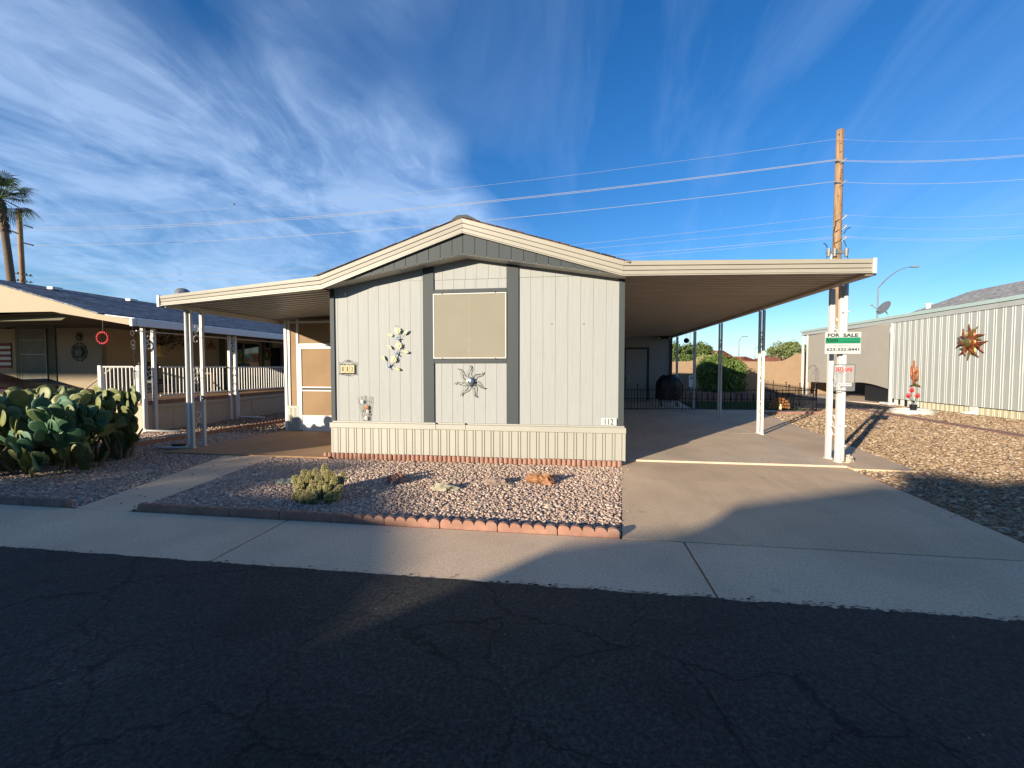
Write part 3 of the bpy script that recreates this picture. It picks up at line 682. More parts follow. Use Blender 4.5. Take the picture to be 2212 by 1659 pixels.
mb = MB(); mb.ball((cs.x-.012, YD-.072, cs.z-.004), .009, .012, .022); mb.ball((cs.x-.034, YD-.062, cs.z+.018), .012, .006, .006); mb.ball((cs.x+.012, YD-.068, cs.z+.018), .012, .006, .006); mb.ball((cs.x-.01, YD-.066, cs.z-.036), .016, .007, .005)
mb.build('features', M['faceg'], FACE, smooth=True)
FL = thing('sunflower_ornament', 'metal wall ornament of three yellow sunflowers with green leaves and blue birds', 'wall ornament', b3(850,450))
mb = MB(); mb.tube([b3(*p)-Vector((0,.012,0)) for p in ((830,165),(850,210),(872,300),(885,360),(880,430),(868,480),(845,530),(822,590),(790,640),(740,675))], .004, 6)
mb.tube([b3(870,320)-Vector((0,.012,0)), b3(815,310)-Vector((0,.012,0)), b3(790,300)-Vector((0,.012,0))], .003, 5); mb.tube([b3(905,320), b3(925,290), b3(950,270)], .003, 5)
mb.tube([b3(850,520), b3(820,480), b3(790,455)], .003, 5); mb.tube([b3(865,500), b3(915,505), b3(945,500)], .003, 5); mb.tube([b3(750,660), b3(720,620), b3(705,590)], .003, 5); mb.tube([b3(800,640), b3(820,690), b3(845,702)], .003, 5)
mb.build('stem', M['blueart'], FL)
for k, c in enumerate(((868,238),(882,423),(820,590))):
    c = b3(*c); f = petal_disc(MB(), c, .062, 12, .02, YD-.026, seed=k*.3).build('sunflower', M['yellow'], FL)
    MB().ball((c.x, YD-.045, c.z), .018, .010, .018).build('flower_centre', M['yellow'], f)
for (x, y, a, l) in ((775,293,-15,.052),(965,260,40,.055),(768,440,-40,.05),(965,500,-5,.055),(693,572,-60,.052),(862,708,-20,.052)):
    c = b3(x, y); a = R(a); d = (math.cos(a), math.sin(a)); e = (-d[1], d[0]); P = []
    l *= 1.15
    for s, w in ((-1,0),(-.6,.6),(-.1,.95),(.5,.7),(1,0),(.5,-.7),(-.1,-.95),(-.6,-.6)):
        P.append((c.x+d[0]*l*s+e[0]*.026*w, c.z+d[1]*l*s+e[1]*.026*w))
    MB().xz(P, YD-.03, YD-.026).build('leaf', M['leafart'], FL)
for (x, y, a) in ((855,338,10),(842,522,-35),(745,670,-70)):
    c = b3(x, y); mm = Matrix.Rotation(R(-a), 3, 'Y'); mb = MB()
    mb.ball((c.x, YD-.035, c.z), .034, .012, .014, m=mm)
    for q in (((-.01,.01),(.01,.012),(-.005,.055),(-.03,.05)), ((.0,-.005),(.02,-.008),(.012,-.045),(-.008,-.05)), ((.03,.004),(.03,-.006),(.062,-.014),(.058,.012)), ((-.03,.004),(-.03,0),(-.062,.0))):
        P = [mm @ Vector((px, 0, pz)) for px, pz in q]; mb.xz([(c.x+p.x, c.z+p.z) for p in P], YD-.04, YD-.036)
    mb.build('bird_figure', M['blueart'], FL)
SM = thing('reed_flower_ornament', 'small wire reed ornament with daisies standing low on the wall above the skirting', 'wall ornament', b3(475,1200))
mb = MB()
for (x0, x1, y1) in ((425,365,1048),(440,405,1040),(452,418,1045),(462,452,1030),(478,462,1035),(490,495,1040),(500,512,1040),(512,530,1042),(522,550,1050)):
    mb.tube([b3(x0, 1350), b3((x0*.6+x1*.4), 1210), b3(x1, y1)], .0032, 4)
mb.tube([b3(372,1130), b3(430,1105), b3(500,1103), b3(560,1122)], .002, 4); mb.tube([b3(425,1350), b3(525,1350)], .003, 4); mb.build('reeds', M['faceg'], SM)
for (x, y, mt, r) in ((428,1108,'paper',.034),(495,1226,'paper',.030),(478,1310,'paper',.036)):
    c = b3(x, y); f = petal_disc(MB(), c, r, 6, .008, YD-.012, th=.004, w=.85).build('daisy', M[mt], SM); MB().ball((c.x, YD-.032, c.z), .009, .006, .009).build('daisy_eye', M['rust'], f)
c = b3(485, 1178); MB().lathe([(.001,-.012),(.038,-.008),(.040,0)], (c.x, YD-.02, c.z), 20, 'Y').build('copper_disc', M['rust'], SM)
for x, y in ((438,1220), (507,1262)): c = b3(x, y); MB().lathe([(.001,-.008),(.014,-.005),(.015,0)], (c.x, YD-.02, c.z), 12, 'Y').build('copper_disc', M['rust'], SM)
AD = thing('address_plaque', 'wrought iron framed plaque with ivory tiles reading 112 near the left corner', 'house number', b3(247,705))
mb = MB(); q = lambda x, y: b3(x, y)-Vector((0,.015,0))
mb.tube([q(150,655), q(345,655)], .004, 6); mb.tube([q(150,762), q(345,762)], .004, 6); mb.tube([q(157,650), q(157,768)], .005, 6); mb.tube([q(337,650), q(337,768)], .005, 6)
for s in (1, -1):
    X = lambda x: 247+s*(x-247)
    mb.tube([q(X(a), b) for a, b in ((175,652),(200,625),(222,602),(242,597),(250,608),(243,622),(230,618),(232,608))], .0033, 6)
    mb.tube([q(X(a), b) for a, b in ((172,652),(155,652),(146,640),(150,627),(162,626),(163,636))], .0033, 6)
    mb.tube([q(X(a), b) for a, b in ((165,766),(150,780),(146,770),(156,764),(185,768),(210,784),(235,790),(246,782),(240,772),(232,778))], .0033, 6)
mb.build('iron_frame', M['iron'], AD)
for k, ch in enumerate('112'):
    x0 = b3(163+k*57, 700).x; x1 = b3(163+(k+1)*57-3, 700).x; z0 = b3(247, 757).z; z1 = b3(247, 661).z
    tl = MB().box(x0, YD-.012, z0, x1, YD-.004, z1).build('tile', M['ceram'], AD, bevel=.002)
    text_obj('numeral', ch, .105, ((x0+x1)/2, YD-.0135, (z0+z1)/2), FRONT, M['sblack'], AD, fit=(.026 if ch == '1' else .042, .082))
p0 = fr((760+1893*.37366)/1.1302, (520+1338*.37366)/1.1302, YD); p1 = fr((760+1994*.37366)/1.1302, (520+1389*.37366)/1.1302, YD)
NP = thing('number_plate', 'white number plate with black 112 at the lower right corner of the home', 'house number', p1)
MB().box(p0.x, YD-.014, p1.z, p1.x, YD-.008, p0.z).build('plate', M['swhite'], NP)
text_obj('number', '112', .155, ((p0.x+p1.x)/2+.005, YD-.0155, (p0.z+p1.z)/2), FRONT, M['sblack'], NP, fit=(.138, .092))
# ------------------------------------------------------------------ edging blocks
def scallop_block(L=.60, n=5, h=.085, th=.055):
    mb = MB(); p = L/n; top = []
    for k in range(n):
        for i in range(7):
            a = PI*i/6; top.append((-L/2+p*k+p/2-math.cos(a)*p*.5, h-.046+.046*math.sin(a)**.8 if i not in (0, 6) else h-.046))
    mb.xz([(-L/2+.003, -.02)]+[(x*.995, z) for x, z in top]+[(L/2-.003, -.02)], -th/2, th/2); return mb
EB = scallop_block().build('edging_block', M['brick'], bevel=.006)
tag(EB, 'terracotta scalloped edging block laid between the pavement and the front gravel bed', 'edging block', 'scalloped blocks along the pavement')
def along(proto, pts, L, label, group, mat=None, first=False, zs=0.0):
    out = []
    for (x0, y0), (x1, y1) in zip(pts[:-1], pts[1:]):
        d = math.hypot(x1-x0, y1-y0); n = max(1, round(d/L)); a = math.atan2(y1-y0, x1-x0)
        for i in range(n):
            s = (i+.5)/n; j = random.uniform(-.008, .008)
            if first and not out: o = proto
            else: o = proto.copy(); COL.objects.link(o)
            o.location = (x0+(x1-x0)*s-math.sin(a)*j, y0+(y1-y0)*s+math.cos(a)*j, zs+random.uniform(-.004, .004)); o.rotation_euler = (random.uniform(-.03, .03), random.uniform(-.008, .008), a+random.uniform(-.012, .012))
            o.scale = (d/n/L*.995, 1, 1)
            o['label'] = label; o['category'] = 'edging block'; o['group'] = group; out.append(o)
            if mat: o.material_slots[0].link = 'OBJECT'; o.material_slots[0].material = mat
    return out
along(EB, [(-4.78,4.145),(.40,4.135)], .6, EB['label'], EB['group'], first=True)
along(EB, [(-8.6,4.14),(-5.66,4.13)], .6, 'weathered brown scalloped edging block laid beside the prickly pear', 'weathered blocks at the left yard edge', M['brickold'])
along(EB, [(-8.9,6.1),(-8.62,8.5),(-8.35,12),(-8.3,17.5)], .6, 'terracotta scalloped edging block in the long row dividing the two yards', 'scalloped blocks between the two homes')
along(EB, [(6.15,15.9),(8.25,16.25)], .6, 'pinkish scalloped edging block under the iron garden fence', 'edging blocks under the garden fence')
along(EB, [(8.9,18.6),(10.3,18.9)], .6, 'terracotta edging block lying in the gravel behind the fence corner', 'edging blocks behind the fence corner')
mb = MB()
for k in range(8): mb.lathe([(.036,-.02),(.036,.062),(.030,.078),(.012,.084)], (-.266+k*.076, 0, 0), 10)
mb.box(-.30, 0, -.02, .30, .03, .06)
LB = mb.build('log_edging_block', M['brick'], smooth=False)
along(LB, [(-4.40,7.10),(.72,7.16)], .608, 'terracotta log profile edging block at the foot of the cream skirting', 'log edging blocks along the skirting', first=True)
def c6(x, y): return ((1900+x*.48232)/1.1302, (300+y*.48232)/1.1302)
a = gnd(*c6(330, 1437)); b = gnd(*c6(1244, 1588)); d = (b-a).normalized(); e = Vector((-d.y, d.x, 0))*.20
b2_ = b+d*5
tag(MB().xy([((a-e).x,(a-e).y),((b2_-e).x,(b2_-e).y),((b2_+e).x,(b2_+e).y),((a+e).x,(a+e).y)], -.03, .022).build('concrete_border', M['brick']), 'flat terracotta concrete border strip crossing the right side yard', 'border strip')

stones('gravel', [(.40,4.3),(.62,4.3),(1.0,7.3),(.72,7.3)], 16, .004, .010, M['gravel'], 'few loose stones spilled on the driveway edge', z0=0)
stones('gravel', [(-5.6,4.2),(-4.85,4.2),(-5.3,6.9),(-6.2,6.9)], 14, .006, .014, M['gravel'], 'few loose stones spilled on the front walkway', z0=0)
stones('gravel', [(3.75,4.2),(3.97,4.2),(4.24,7.3),(4.0,7.3)], 26, .004, .011, M['gravelr'], 'few loose stones spilled on the right driveway edge', z0=0)
# ------------------------------------------------------------------ rocks
def rock(name, c, sx, sy, sz, mat, label, seed, rz=0):
    mb = MB(); nu, nv = 22, 13; vs = []
    for i in range(nv+1):
        ph = PI*i/nv
        for j in range(nu):
            an = 2*PI*j/nu; p = Vector((math.sin(ph)*math.cos(an), math.sin(ph)*math.sin(an), -math.cos(ph)))
            q = .92+.55*noise.noise(p*1.5+Vector((seed, 0, 0)))+.45*abs(noise.noise(p*3.4+Vector((0, seed, 0))))+.22*noise.noise(p*7.5+Vector((0, 0, seed)))
            vs.append((p.x*sx*q, p.y*sy*q, p.z*sz*q+sz*.22))
    mb.add(vs, [(i*nu+j, i*nu+(j+1) % nu, (i+1)*nu+(j+1) % nu, (i+1)*nu+j) for i in range(nv) for j in range(nu)])
    o = mb.build(name, mat); o.location = c; o.rotation_euler = (0, 0, rz); return tag(o, label, 'rock')
M['rk1'] = plain('red_brown_rock', (.30,.15,.10), .9, .5, 14, bump=.8, bscale=30); M['rk2'] = plain('cream_rock', (.36,.32,.22), .9, .2, 14, bump=.8, bscale=30)
M['rk3'] = plain('grey_brown_rock', (.24,.18,.14), .9, .3, 14, bump=.8, bscale=30); M['rk4'] = plain('orange_rock', (.29,.135,.06), .85, .7, 22, bump=.8, bscale=30, dirt=(.25,.13,.09), dscale=9, damt=.9)
M['rk5'] = plain('greenish_slate', (.17,.19,.16), .9, .3, 14, bump=.8, bscale=30)
def c7(x, y): return gnd((600+x*.43399)/1.1302, (1050+y*.43399)/1.1302)
rock('rock', c7(845,292), .13, .10, .09, M['rk1'], 'jagged red brown rock in the gravel bed right of the hedgehog cactus', 3.1, .3)
rock('rock', c7(1120,332), .15, .09, .06, M['rk2'], 'low cream coloured rock in the middle of the gravel bed', 8.2, .2)
rock('rock', c7(1420,303), .17, .10, .065, M['rk3'], 'flat grey brown rock beside the orange rock', 12.7, .1)
rock('rock', c7(1660,296), .18, .11, .09, M['rk4'], 'bright orange rock near the right end of the gravel bed', 21.4, 0)
rock('rock', c7(228,297), .10, .09, .045, M['rk5'], 'greenish grey slate chunk just left of the hedgehog cactus', 30.3, 0)
rock('rock', gnd(1828, 1001)+Vector((.02,.05,.02)), .10, .09, .10, plain('pale_block', (.42,.37,.29), .9, .1, 12, bump=.5), 'pale concrete chunk at the foot of the front carport post', 41.0, .4)

# ------------------------------------------------------------------ hedgehog cactus
HC = thing('hedgehog_cactus', 'clump of ribbed hedgehog cactus with yellow spines in the gravel bed', 'cactus', (-3.0, 4.82, 0))
spines = MB(); cr_ = random.Random(11)
stems = []
for px, py, hh in ((1135,120,1.0),(615,250,1.0),(765,290,.9),(905,225,1.0),(385,405,.95),(715,405,.8),(970,400,.9),(1160,300,1.0),(1330,310,.95),(1600,300,1.1),(500,590,.7),(430,720,.6),(830,540,.7),(770,660,.55),(650,790,.5),(1380,430,.8),(1450,420,.8),(1520,650,.6),(1350,540,.9),(360,900,.4),(540,420,.9),(1240,270,.95),(1050,560,.8),(1200,620,.75),(480,860,.5),(900,760,.55)):
    u = (680+px*.099458)/1.1302; v = (1120+py*.099458)/1.1302
    yb = 4.60+.5*(1-py/1000)+cr_.uniform(-.03, .03)
    t = fr(u, v, yb); stems.append((Vector((t.x, yb, max(.10, t.z)))))
for _ in range(16):
    a_ = cr_.uniform(PI, 2*PI); stems.append(Vector((-3.0+.24*math.cos(a_), 4.74+.16*math.sin(a_), cr_.uniform(.07, .16))))
for t in stems:
    base = Vector((-3.0+(t.x+3.0)*.72, 4.80+(t.y-4.80)*.7, -.02)); ax = t-base; L = ax.length; ax.normalize()
    r = cr_.uniform(.027, .034); q = Vector((0,0,1)).rotation_difference(ax).to_matrix()
    prof = [(r*.75,0),(r,.25),(r*1.02,.6),(r*.95,.82),(r*.7,.93),(r*.35,.985),(.004,1.0)]
    mb = MB(); k = 40; vs = []
    for rr, h in prof:
        for j in range(k):
            an = 2*PI*j/k; w = rr*(1+.13*math.cos(10*an)); vs.append(base+q @ Vector((w*math.cos(an), w*math.sin(an), h*L)))
    n = len(prof); mb.add(vs, [(i*k+j, i*k+(j+1) % k, (i+1)*k+(j+1) % k, (i+1)*k+j) for i in range(n-1) for j in range(k)])
    mb.build('stem', M['cact'], HC, smooth=True)
    for rib in range(10):
        an0 = 2*PI*rib/10
        for s in range(int(L/.016)):
            h = (s+.5)*.016/L; rr = r*1.12 if h < .8 else r*1.12*max(.12, 1-((h-.8)/.2)**2)
            for kk in range(18 if h > .72 else 6):
                an = an0+cr_.uniform(-.10, .10); o = base+q @ Vector((rr*math.cos(an), rr*math.sin(an), h*L))
                d = q @ Vector((math.cos(an)+cr_.uniform(-.8,.8), math.sin(an)+cr_.uniform(-.8,.8), cr_.uniform(-.5,.9)+(1.4 if h > .85 else 0))); d.normalize()
                l = cr_.uniform(.013, .024) if h > .72 else cr_.uniform(.006, .013); sd_ = d.orthogonal().normalized()*.0013
                spines.add([o-sd_, o+sd_, o+d*l], [(0,1,2)])
sp_ = spines.build('spines', M['spine'], HC); sp_['kind'] = 'stuff'

# ------------------------------------------------------------------ prickly pear
PP = thing('prickly_pear', 'huge sprawling prickly pear cactus with big round green pads in the left yard', 'cactus', (-8.6, 6.1, 0))
def pad_mesh():
    nu, nv = 16, 10; vs = []
    for i in range(nv+1):
        ph = PI*i/nv
        for j in range(nu):
            an = 2*PI*j/nu; z = (1-math.cos(ph))*.5; wd = math.sin(ph)*(.70+.34*z); x = .5*wd*math.cos(an); y = .062*math.sin(ph)**.6*math.sin(an)
            vs.append((x, y+.03*x*x, z*1.08))
    mb = MB(); mb.add(vs, [(i*nu+j, i*nu+(j+1) % nu, (i+1)*nu+(j+1) % nu, (i+1)*nu+j) for i in range(nv) for j in range(nu)]); return mb
pm = pad_mesh(); pr_ = random.Random(5); pads = []
def grow(base, up, size, depth, face):
    d = up.normalized(); f = face-d*face.dot(d)
    if f.length < .1: f = d.orthogonal()
    f.normalize(); x = d.cross(f).normalized(); m = Matrix((x, f, d)).transposed()
    pads.append((base, m, size)); tip = base+d*size*1.02
    if depth <= 0: return
    for _ in range(pr_.choice((1,2,2,3))):
        s = pr_.uniform(-.85, .85); b = base+d*size*(1.0-abs(s)*.22)+x*s*size*.42
        nd = (d*.8+x*s*.9+f*pr_.uniform(-.55,.55)+Vector((0,0,.35))).normalized()
        nf = (f+x*pr_.uniform(-1.1,1.1)+Vector((.15,-.35,0)))
        if b.z < 1.05: grow(b, nd, size*pr_.uniform(.86, 1.06), depth-1, nf)
for i in range(62):
    an = pr_.uniform(0, 2*PI); rr = pr_.uniform(0, 1)**.5
    bx, by = -9.05+1.6*rr*math.cos(an), 5.85+1.05*rr*math.sin(an)
    out = Vector((math.cos(an)*rr*.55, math.sin(an)*rr*.4-.1, .8))
    grow(Vector((bx, by, -.02)), out, pr_.uniform(.23, .31), pr_.choice((1,3,4,4)), Vector((pr_.uniform(-.9,.9), -1, .1)))
def uof(p):
    d = p-Vector((0, 0, EYE)); return 1106+F*d.dot(rt)/d.dot(fw)
pads = [p for p in pads if uof(p[0]+(p[1] @ Vector((0,0,p[2])))) < 292 and uof(p[0]) < 292 and p[0].z < 1.12 and p[0].z > -.1 and 4.5 < p[0].y < 6.9]
view = Vector((0, 0, EYE))
pads.sort(key=lambda p: (p[0]-view).length-.8*p[0].z)
proto = pm.build('pad', M['pad'], PP, world=False, smooth=True)
rest = MB()
for i, (b, m, s) in enumerate(pads):
    T = Matrix.Translation(b-Vector(PP.location)) @ m.to_4x4() @ Matrix.Diagonal((s*pr_.uniform(.85,1.02), s, s, 1))
    if i < 98:
        o = proto if i == 0 else proto.copy()
        if i: COL.objects.link(o); o.parent = PP
        o.matrix_local = T
    else: rest.add([T @ Vector(v) for v in pm.v], pm.f)
r_ = rest.build('pad', M['pad'], PP, world=False, smooth=True); r_['kind'] = 'stuff'
mb = MB()
for i in range(60):
    an = pr_.uniform(0, 2*PI); rr = pr_.uniform(0, 1)**.5; p = Vector((-8.9+1.6*rr*math.cos(an), 6.1+.95*rr*math.sin(an), 0))
    mb.tube([p, p+Vector((pr_.uniform(-.15,.15), pr_.uniform(-.15,.15), .25)), p+Vector((pr_.uniform(-.3,.3), pr_.uniform(-.3,.3), .5))], [.03, .022, .012], 6)
w_ = mb.build('dead_stems', M['padedge'], PP); w_['kind'] = 'stuff'

# ------------------------------------------------------------------ iron garden fence
def fence_panel(name, p0, p1, label, grp, hz=.80, gate=False):
    p0 = Vector(p0); p1 = Vector(p1); d = (p1-p0); L = d.length; d.normalize()
    t = thing(name, label, 'gate' if gate else 'fence', p0, group=grp)
    mb = MB()
    for z in (.06, .42, .74): mb.tube([p0+Vector((0,0,z)), p1+Vector((0,0,z))], .012, 4)
    mb.build('rail', M['iron'], t)
    n = int(L/.105); mb = MB()
    for i in range(1, n):
        b = p0+d*(L*i/n); h = (.80 if i % 2 else .845)
        mb.tube([b+Vector((0,0,.03)), b+Vector((0,0,h-.03)), b+Vector((0,0,h+.01))], [.0085,.0085,.002], 4)
    mb.build('picket', M['iron'], t)
    for e in ((p0, p1) if gate else (p0,)):
        mb = MB(); mb.tube([e, e+Vector((0,0,.90))], .014, 6); mb.ball(e+Vector((0,0,.92)), .028, nu=8, nv=6); mb.build('fence_post', M['iron'], t)
    return t
fx = [(.80,16.2),(2.15,16.28),(3.75,16.5),(4.95,16.5),(6.4,16.6),(7.35,16.66),(8.3,16.8)]
labs = ['black iron garden fence panel nearest the grey home wall','black iron garden gate in front of the covered grill','black iron garden fence panel right of the gate','black iron garden fence panel in front of the lawn middle','black iron garden fence panel left of the metal turkey','black iron garden fence panel ending at the right corner']
for i in range(6): fence_panel('garden_gate' if i == 1 else 'garden_fence', (*fx[i], .03), (*fx[i+1], .03), labs[i], None if i == 1 else 'iron fence panels round the lawn', gate=(i == 1))
fy = [(8.3,16.8),(8.5,18.4),(8.7,20.0),(8.85,21.6),(9.0,23.2)]
ords = ['starting at the front right corner','second from the front right corner','third from the front right corner','last before the bush']
for i in range(4): fence_panel('garden_fence', (*fy[i], .03), (*fy[i+1], .03), 'black iron side fence panel, '+ords[i], 'iron fence panels round the lawn')
mb = MB(); mb.tube([(8.3,16.8,0),(8.3,16.8,.95)], .02, 6); mb.ball((8.3,16.8,.97), .035, nu=8, nv=6)
tag(mb.build('fence_corner_post', M['iron']), 'thick black corner post of the iron garden fence', 'fence post')
# lawn: short blades
lawn = [(4.3,17.5),(5.6,17.4),(8.2,17.3),(8.7,21.0),(4.6,21.0)]
sheet('lawn_soil', lawn, .020, plain('lawn_thatch', (.04,.075,.02), 1, .3, 20))
n = 14000; X = rng.uniform(4.3, 8.7, n); Y = rng.uniform(17.3, 21, n); k = inside(lawn, X, Y); X = X[k]; Y = Y[k]; n = len(X)
a = rng.uniform(0, 2*PI, n); h = rng.uniform(.03, .07, n); dx = np.cos(a)*.008; dy = np.sin(a)*.008
V = np.stack([np.stack([X-dx, Y-dy, np.full(n, .015)], 1), np.stack([X+dx, Y+dy, np.full(n, .015)], 1), np.stack([X+rng.uniform(-.02,.02,n), Y+rng.uniform(-.02,.02,n), h], 1)], 1).reshape(-1, 3)
o = bpy.data.objects.new('lawn_grass', fast_mesh('lawn_grass', V, np.arange(3*n).reshape(-1, 3))); put(o, M['grass']); tag(o, 'small green lawn behind the black iron fence', 'grass', kind='stuff')
# low block wall and pebble bed behind the lawn
LW = thing('low_block_wall', 'low pinkish block wall with dark joints behind the lawn', 'low wall', (4.6, 21.4, 0))
for i in range(22):
    x = 4.25+i*.245; MB().box(x, 21.3+random.uniform(-.01,.01), 0, x+.20, 21.5, .42+random.uniform(-.02,.02)).build('block', M['rk1'] if i % 4 == 0 else M['brickold'] if i % 2 else M['stucco'], LW, bevel=.01)
mb = MB(); mb.box(4.2, 21.42, 0, 9.7, 21.6, .40); mb.build('backing', M['rk3'], LW)
sheet('back_yard_soil', [(4.2,21.6),(13,20.4),(13,28.9),(4.2,28.9)], -.005, M['soilr'])
# metal turkey
tc_ = fr((1500+1650*.24412)/1.1302, (750+1000*.24412)/1.1302, 16.15)
TK = thing('metal_turkey', 'rusty metal turkey with a fan of round copper discs before the garden fence', 'yard ornament', (tc_.x, 16.15, 0))
zc = tc_.z+.02; mb = MB()
for ring, (rr, nn, rd) in enumerate(((.30,9,.052),(.20,7,.045),(.11,5,.035))):
    for i in range(nn):
        an = PI*(-.03+1.06*i/(nn-1)); c = (tc_.x+rr*math.cos(an), 16.15-.02*ring, zc+rr*math.sin(an)*.9)
        MB().lathe([(.001,-.012),(rd*.8,-.010),(rd,0)], c, 12, 'Y').build('tail_disc', M['rust'], TK)
mb.ball((tc_.x, 16.07, zc-.03), .05, .03, .075); mb.ball((tc_.x, 16.05, zc+.06), .03, .025, .035); mb.build('body', M['yellow'], TK, smooth=True)
for s in (-1, 1): MB().tube([(tc_.x+s*.03,16.1,zc-.08),(tc_.x+s*.07,16.1,0.0)], .006, 5).build('leg', M['rust'], TK)
# grill under its cover
GR = thing('covered_grill', 'grill under a fitted black vinyl cover behind the garden gate', 'grill', (3.62, 18.3, .03))
secs = [(.30,.36,.28),(.34,.50,.30),(.55,.52,.33),(.85,.50,.34),(1.02,.47,.32),(1.18,.36,.24),(1.27,.22,.16)]
mb = MB(); k = 20; vs = []
for z, rx, ry in secs:
    for j in range(k):
        an = 2*PI*j/k; p = 2.6; c, s_ = math.cos(an), math.sin(an); q = 1+.05*math.sin(7*an+z*5)
        sh = .06*(z-.7); vs.append((3.62+sh+rx*q*math.copysign(abs(c)**(2/p), c), 18.3+ry*q*math.copysign(abs(s_)**(2/p), s_), z+(.03*math.sin(3*an) if z < .33 or z > 1.1 else 0)))
n = len(secs); mb.add(vs, [(i*k+j, i*k+(j+1) % k, (i+1)*k+(j+1) % k, (i+1)*k+j) for i in range(n-1) for j in range(k)]+[tuple(range(k))[::-1], tuple((n-1)*k+j for j in range(k))])
mb.build('cover', M['black'], GR, smooth=False)
for dx, dy in ((-.3,-.18),(.3,-.18),(-.3,.18),(.3,.18)): MB().tube([(3.62+dx,18.3+dy,.03),(3.62+dx,18.3+dy,.45)], .018, 6).build('leg', M['iron'], GR)
for dx in (-.3,.3): MB().lathe([(.07,-.02),(.07,.02)], (3.62+dx,18.1,.09), 14, 'X').build('wheel', M['iron'], GR)
MB().box(3.34,18.1,.2,3.9,18.5,.225).build('shelf', M['grey'], GR)
FLT = thing('floodlight', 'black twin floodlight fixed high on the wall at the back of the carport', 'light fitting', fr(1433, 729, 20.1))
c = fr(1433, 729, 20.1)
MB().lathe([(.07,-.02),(.07,.04)], c, 12, 'Y').build('base', M['sblack'], FLT)
for s in (-1, 1):
    l = MB().tube([c, c+Vector((s*.12,-.08,-.01)), c+Vector((s*.22,-.2,-.03))], [.03,.05,.075], 10).build('lamp_head', M['sblack'], FLT)
    MB().ball(c+Vector((s*.22,-.2,-.03)), .05, nu=10, nv=6).build('lens', M['white2'], l)
HS = thing('hanging_spinner', 'dark round spinner hanging on a thread from the carport beam', 'hanging ornament', (4.0, 17.6, 2.0))
c = fr((1620+515*.10849)/1.1302, (780+475*.10849)/1.1302, 17.9); zb = 2.90
MB().tube([(c.x,17.9,zb),(c.x,17.9,c.z-.26)], .004, 4).build('thread', M['iron'], HS)
MB().ball((c.x,17.9,c.z), .105, .10, .10, 14, 10).build('ball', M['iron'], HS, smooth=True); MB().ball((c.x,17.9,c.z-.24), .025).build('pendant', M['iron'], HS)
# wire stand and hose by the door
WS = thing('wire_plant_stand', 'thin white wire plant stand by the wall under the carport', 'plant stand', (1.35,18.2,.03))
mb = MB()
for z, r in ((.05,.16),(.35,.12),(.62,.17)): mb.tube([(1.35+r*math.cos(a),18.2+r*math.sin(a),z) for a in np.linspace(0,2*PI,17)], .009, 5)
mb.build('hoop', M['white2'], WS)
mb = MB()
for a in np.linspace(0,2*PI,7)[:-1]: mb.tube([(1.35+r*math.cos(a),18.2+r*math.sin(a),z) for z, r in ((.03,.18),(.2,.10),(.35,.12),(.62,.17))], .008, 5)
mb.build('wire', M['white2'], WS)
tag(MB().tube([(1.45,19.0,1.75),(1.75,18.8,1.55),(2.0,18.6,1.3),(2.15,18.5,1.0)], .012, 6).build('hanging_hook_arm', M['white2'], smooth=True), 'thin curved white hook arm against the dark back door', 'hook')
# meter pedestal, far stucco wall
MP = thing('meter_pedestal', 'white electric meter pedestal standing before the shaded stucco wall', 'meter', (0,0,0))
p0 = fr(1488.5, 811, 25.5); p1 = fr(1495.5, 836, 25.5)
MB().box(p0.x, 25.4, p1.z, p1.x, 25.55, p0.z).build('cabinet', M['white2'], MP, bevel=.02); MB().box(p0.x+.05, 25.42, 0, p1.x-.05, 25.5, p1.z).build('stem', M['galv'], MP)
MB().lathe([(.075,0),(.07,-.07),(.03,-.09)], ((p0.x+p1.x)/2+.01, 25.4, p0.z-.13), 16, 'Y').build('meter_dial', M['grey'], MP)
wtop = [(-60,1.95),(5.8,1.95),(7.0,1.97),(7.25,2.05),(7.6,2.32),(8.2,2.38),(8.6,2.25),(9.1,2.02),(10.0,1.95),(12.0,1.95),(12.5,2.0),(13.2,2.42),(15.2,2.46),(15.6,2.32),(16.2,2.1),(16.8,2.02),(60,1.98)]
PWL = MB().xz([(-60,-.1)]+wtop+[(60,-.1)], 29.0, 29.2).build('perimeter_wall', M['stucco'], bevel=.02); tag(PWL, 'long peach stucco perimeter wall with a curved top behind the yard', 'wall')
PIL = MB().box(14.25, 28.93, 0, 14.33, 29.0, 2.44).build('wall_joint_strip', M['nbwall'], PWL)

# ------------------------------------------------------------------ foliage
def leaves(n, cen, rad, size, seed, clump=26, cr=.28, shell=.55, squash=1.0, droop=0.0):
    r = np.random.default_rng(seed); cen = np.array(cen, float); rad = np.array(rad, float)
    d = r.normal(size=(clump, 3)); d /= np.linalg.norm(d, axis=1)[:, None]; rr = shell+(1-shell)*r.uniform(0, 1, clump)**.6
    cc = cen+d*rr[:, None]*rad*.82; cc[:, 2] -= droop*np.abs(d[:, 0])*rad[2]
    idx = r.integers(0, clump, n); q = r.normal(size=(n, 3))*cr*rad*r.uniform(.6, 1.2, clump)[idx][:, None]*.62
    P = cc[idx]+q; P = P[P[:, 2] > .12]; n = len(P)
    u = r.normal(size=(n, 3)); u /= np.linalg.norm(u, axis=1)[:, None]; w = np.cross(u, r.normal(size=(n, 3))); w /= np.linalg.norm(w, axis=1)[:, None]
    s = size*r.uniform(.6, 1.4, n)[:, None]
    return np.stack([P-u*s, P+w*s*.42, P+u*s, P-w*s*.42], 1).reshape(-1, 3), cc
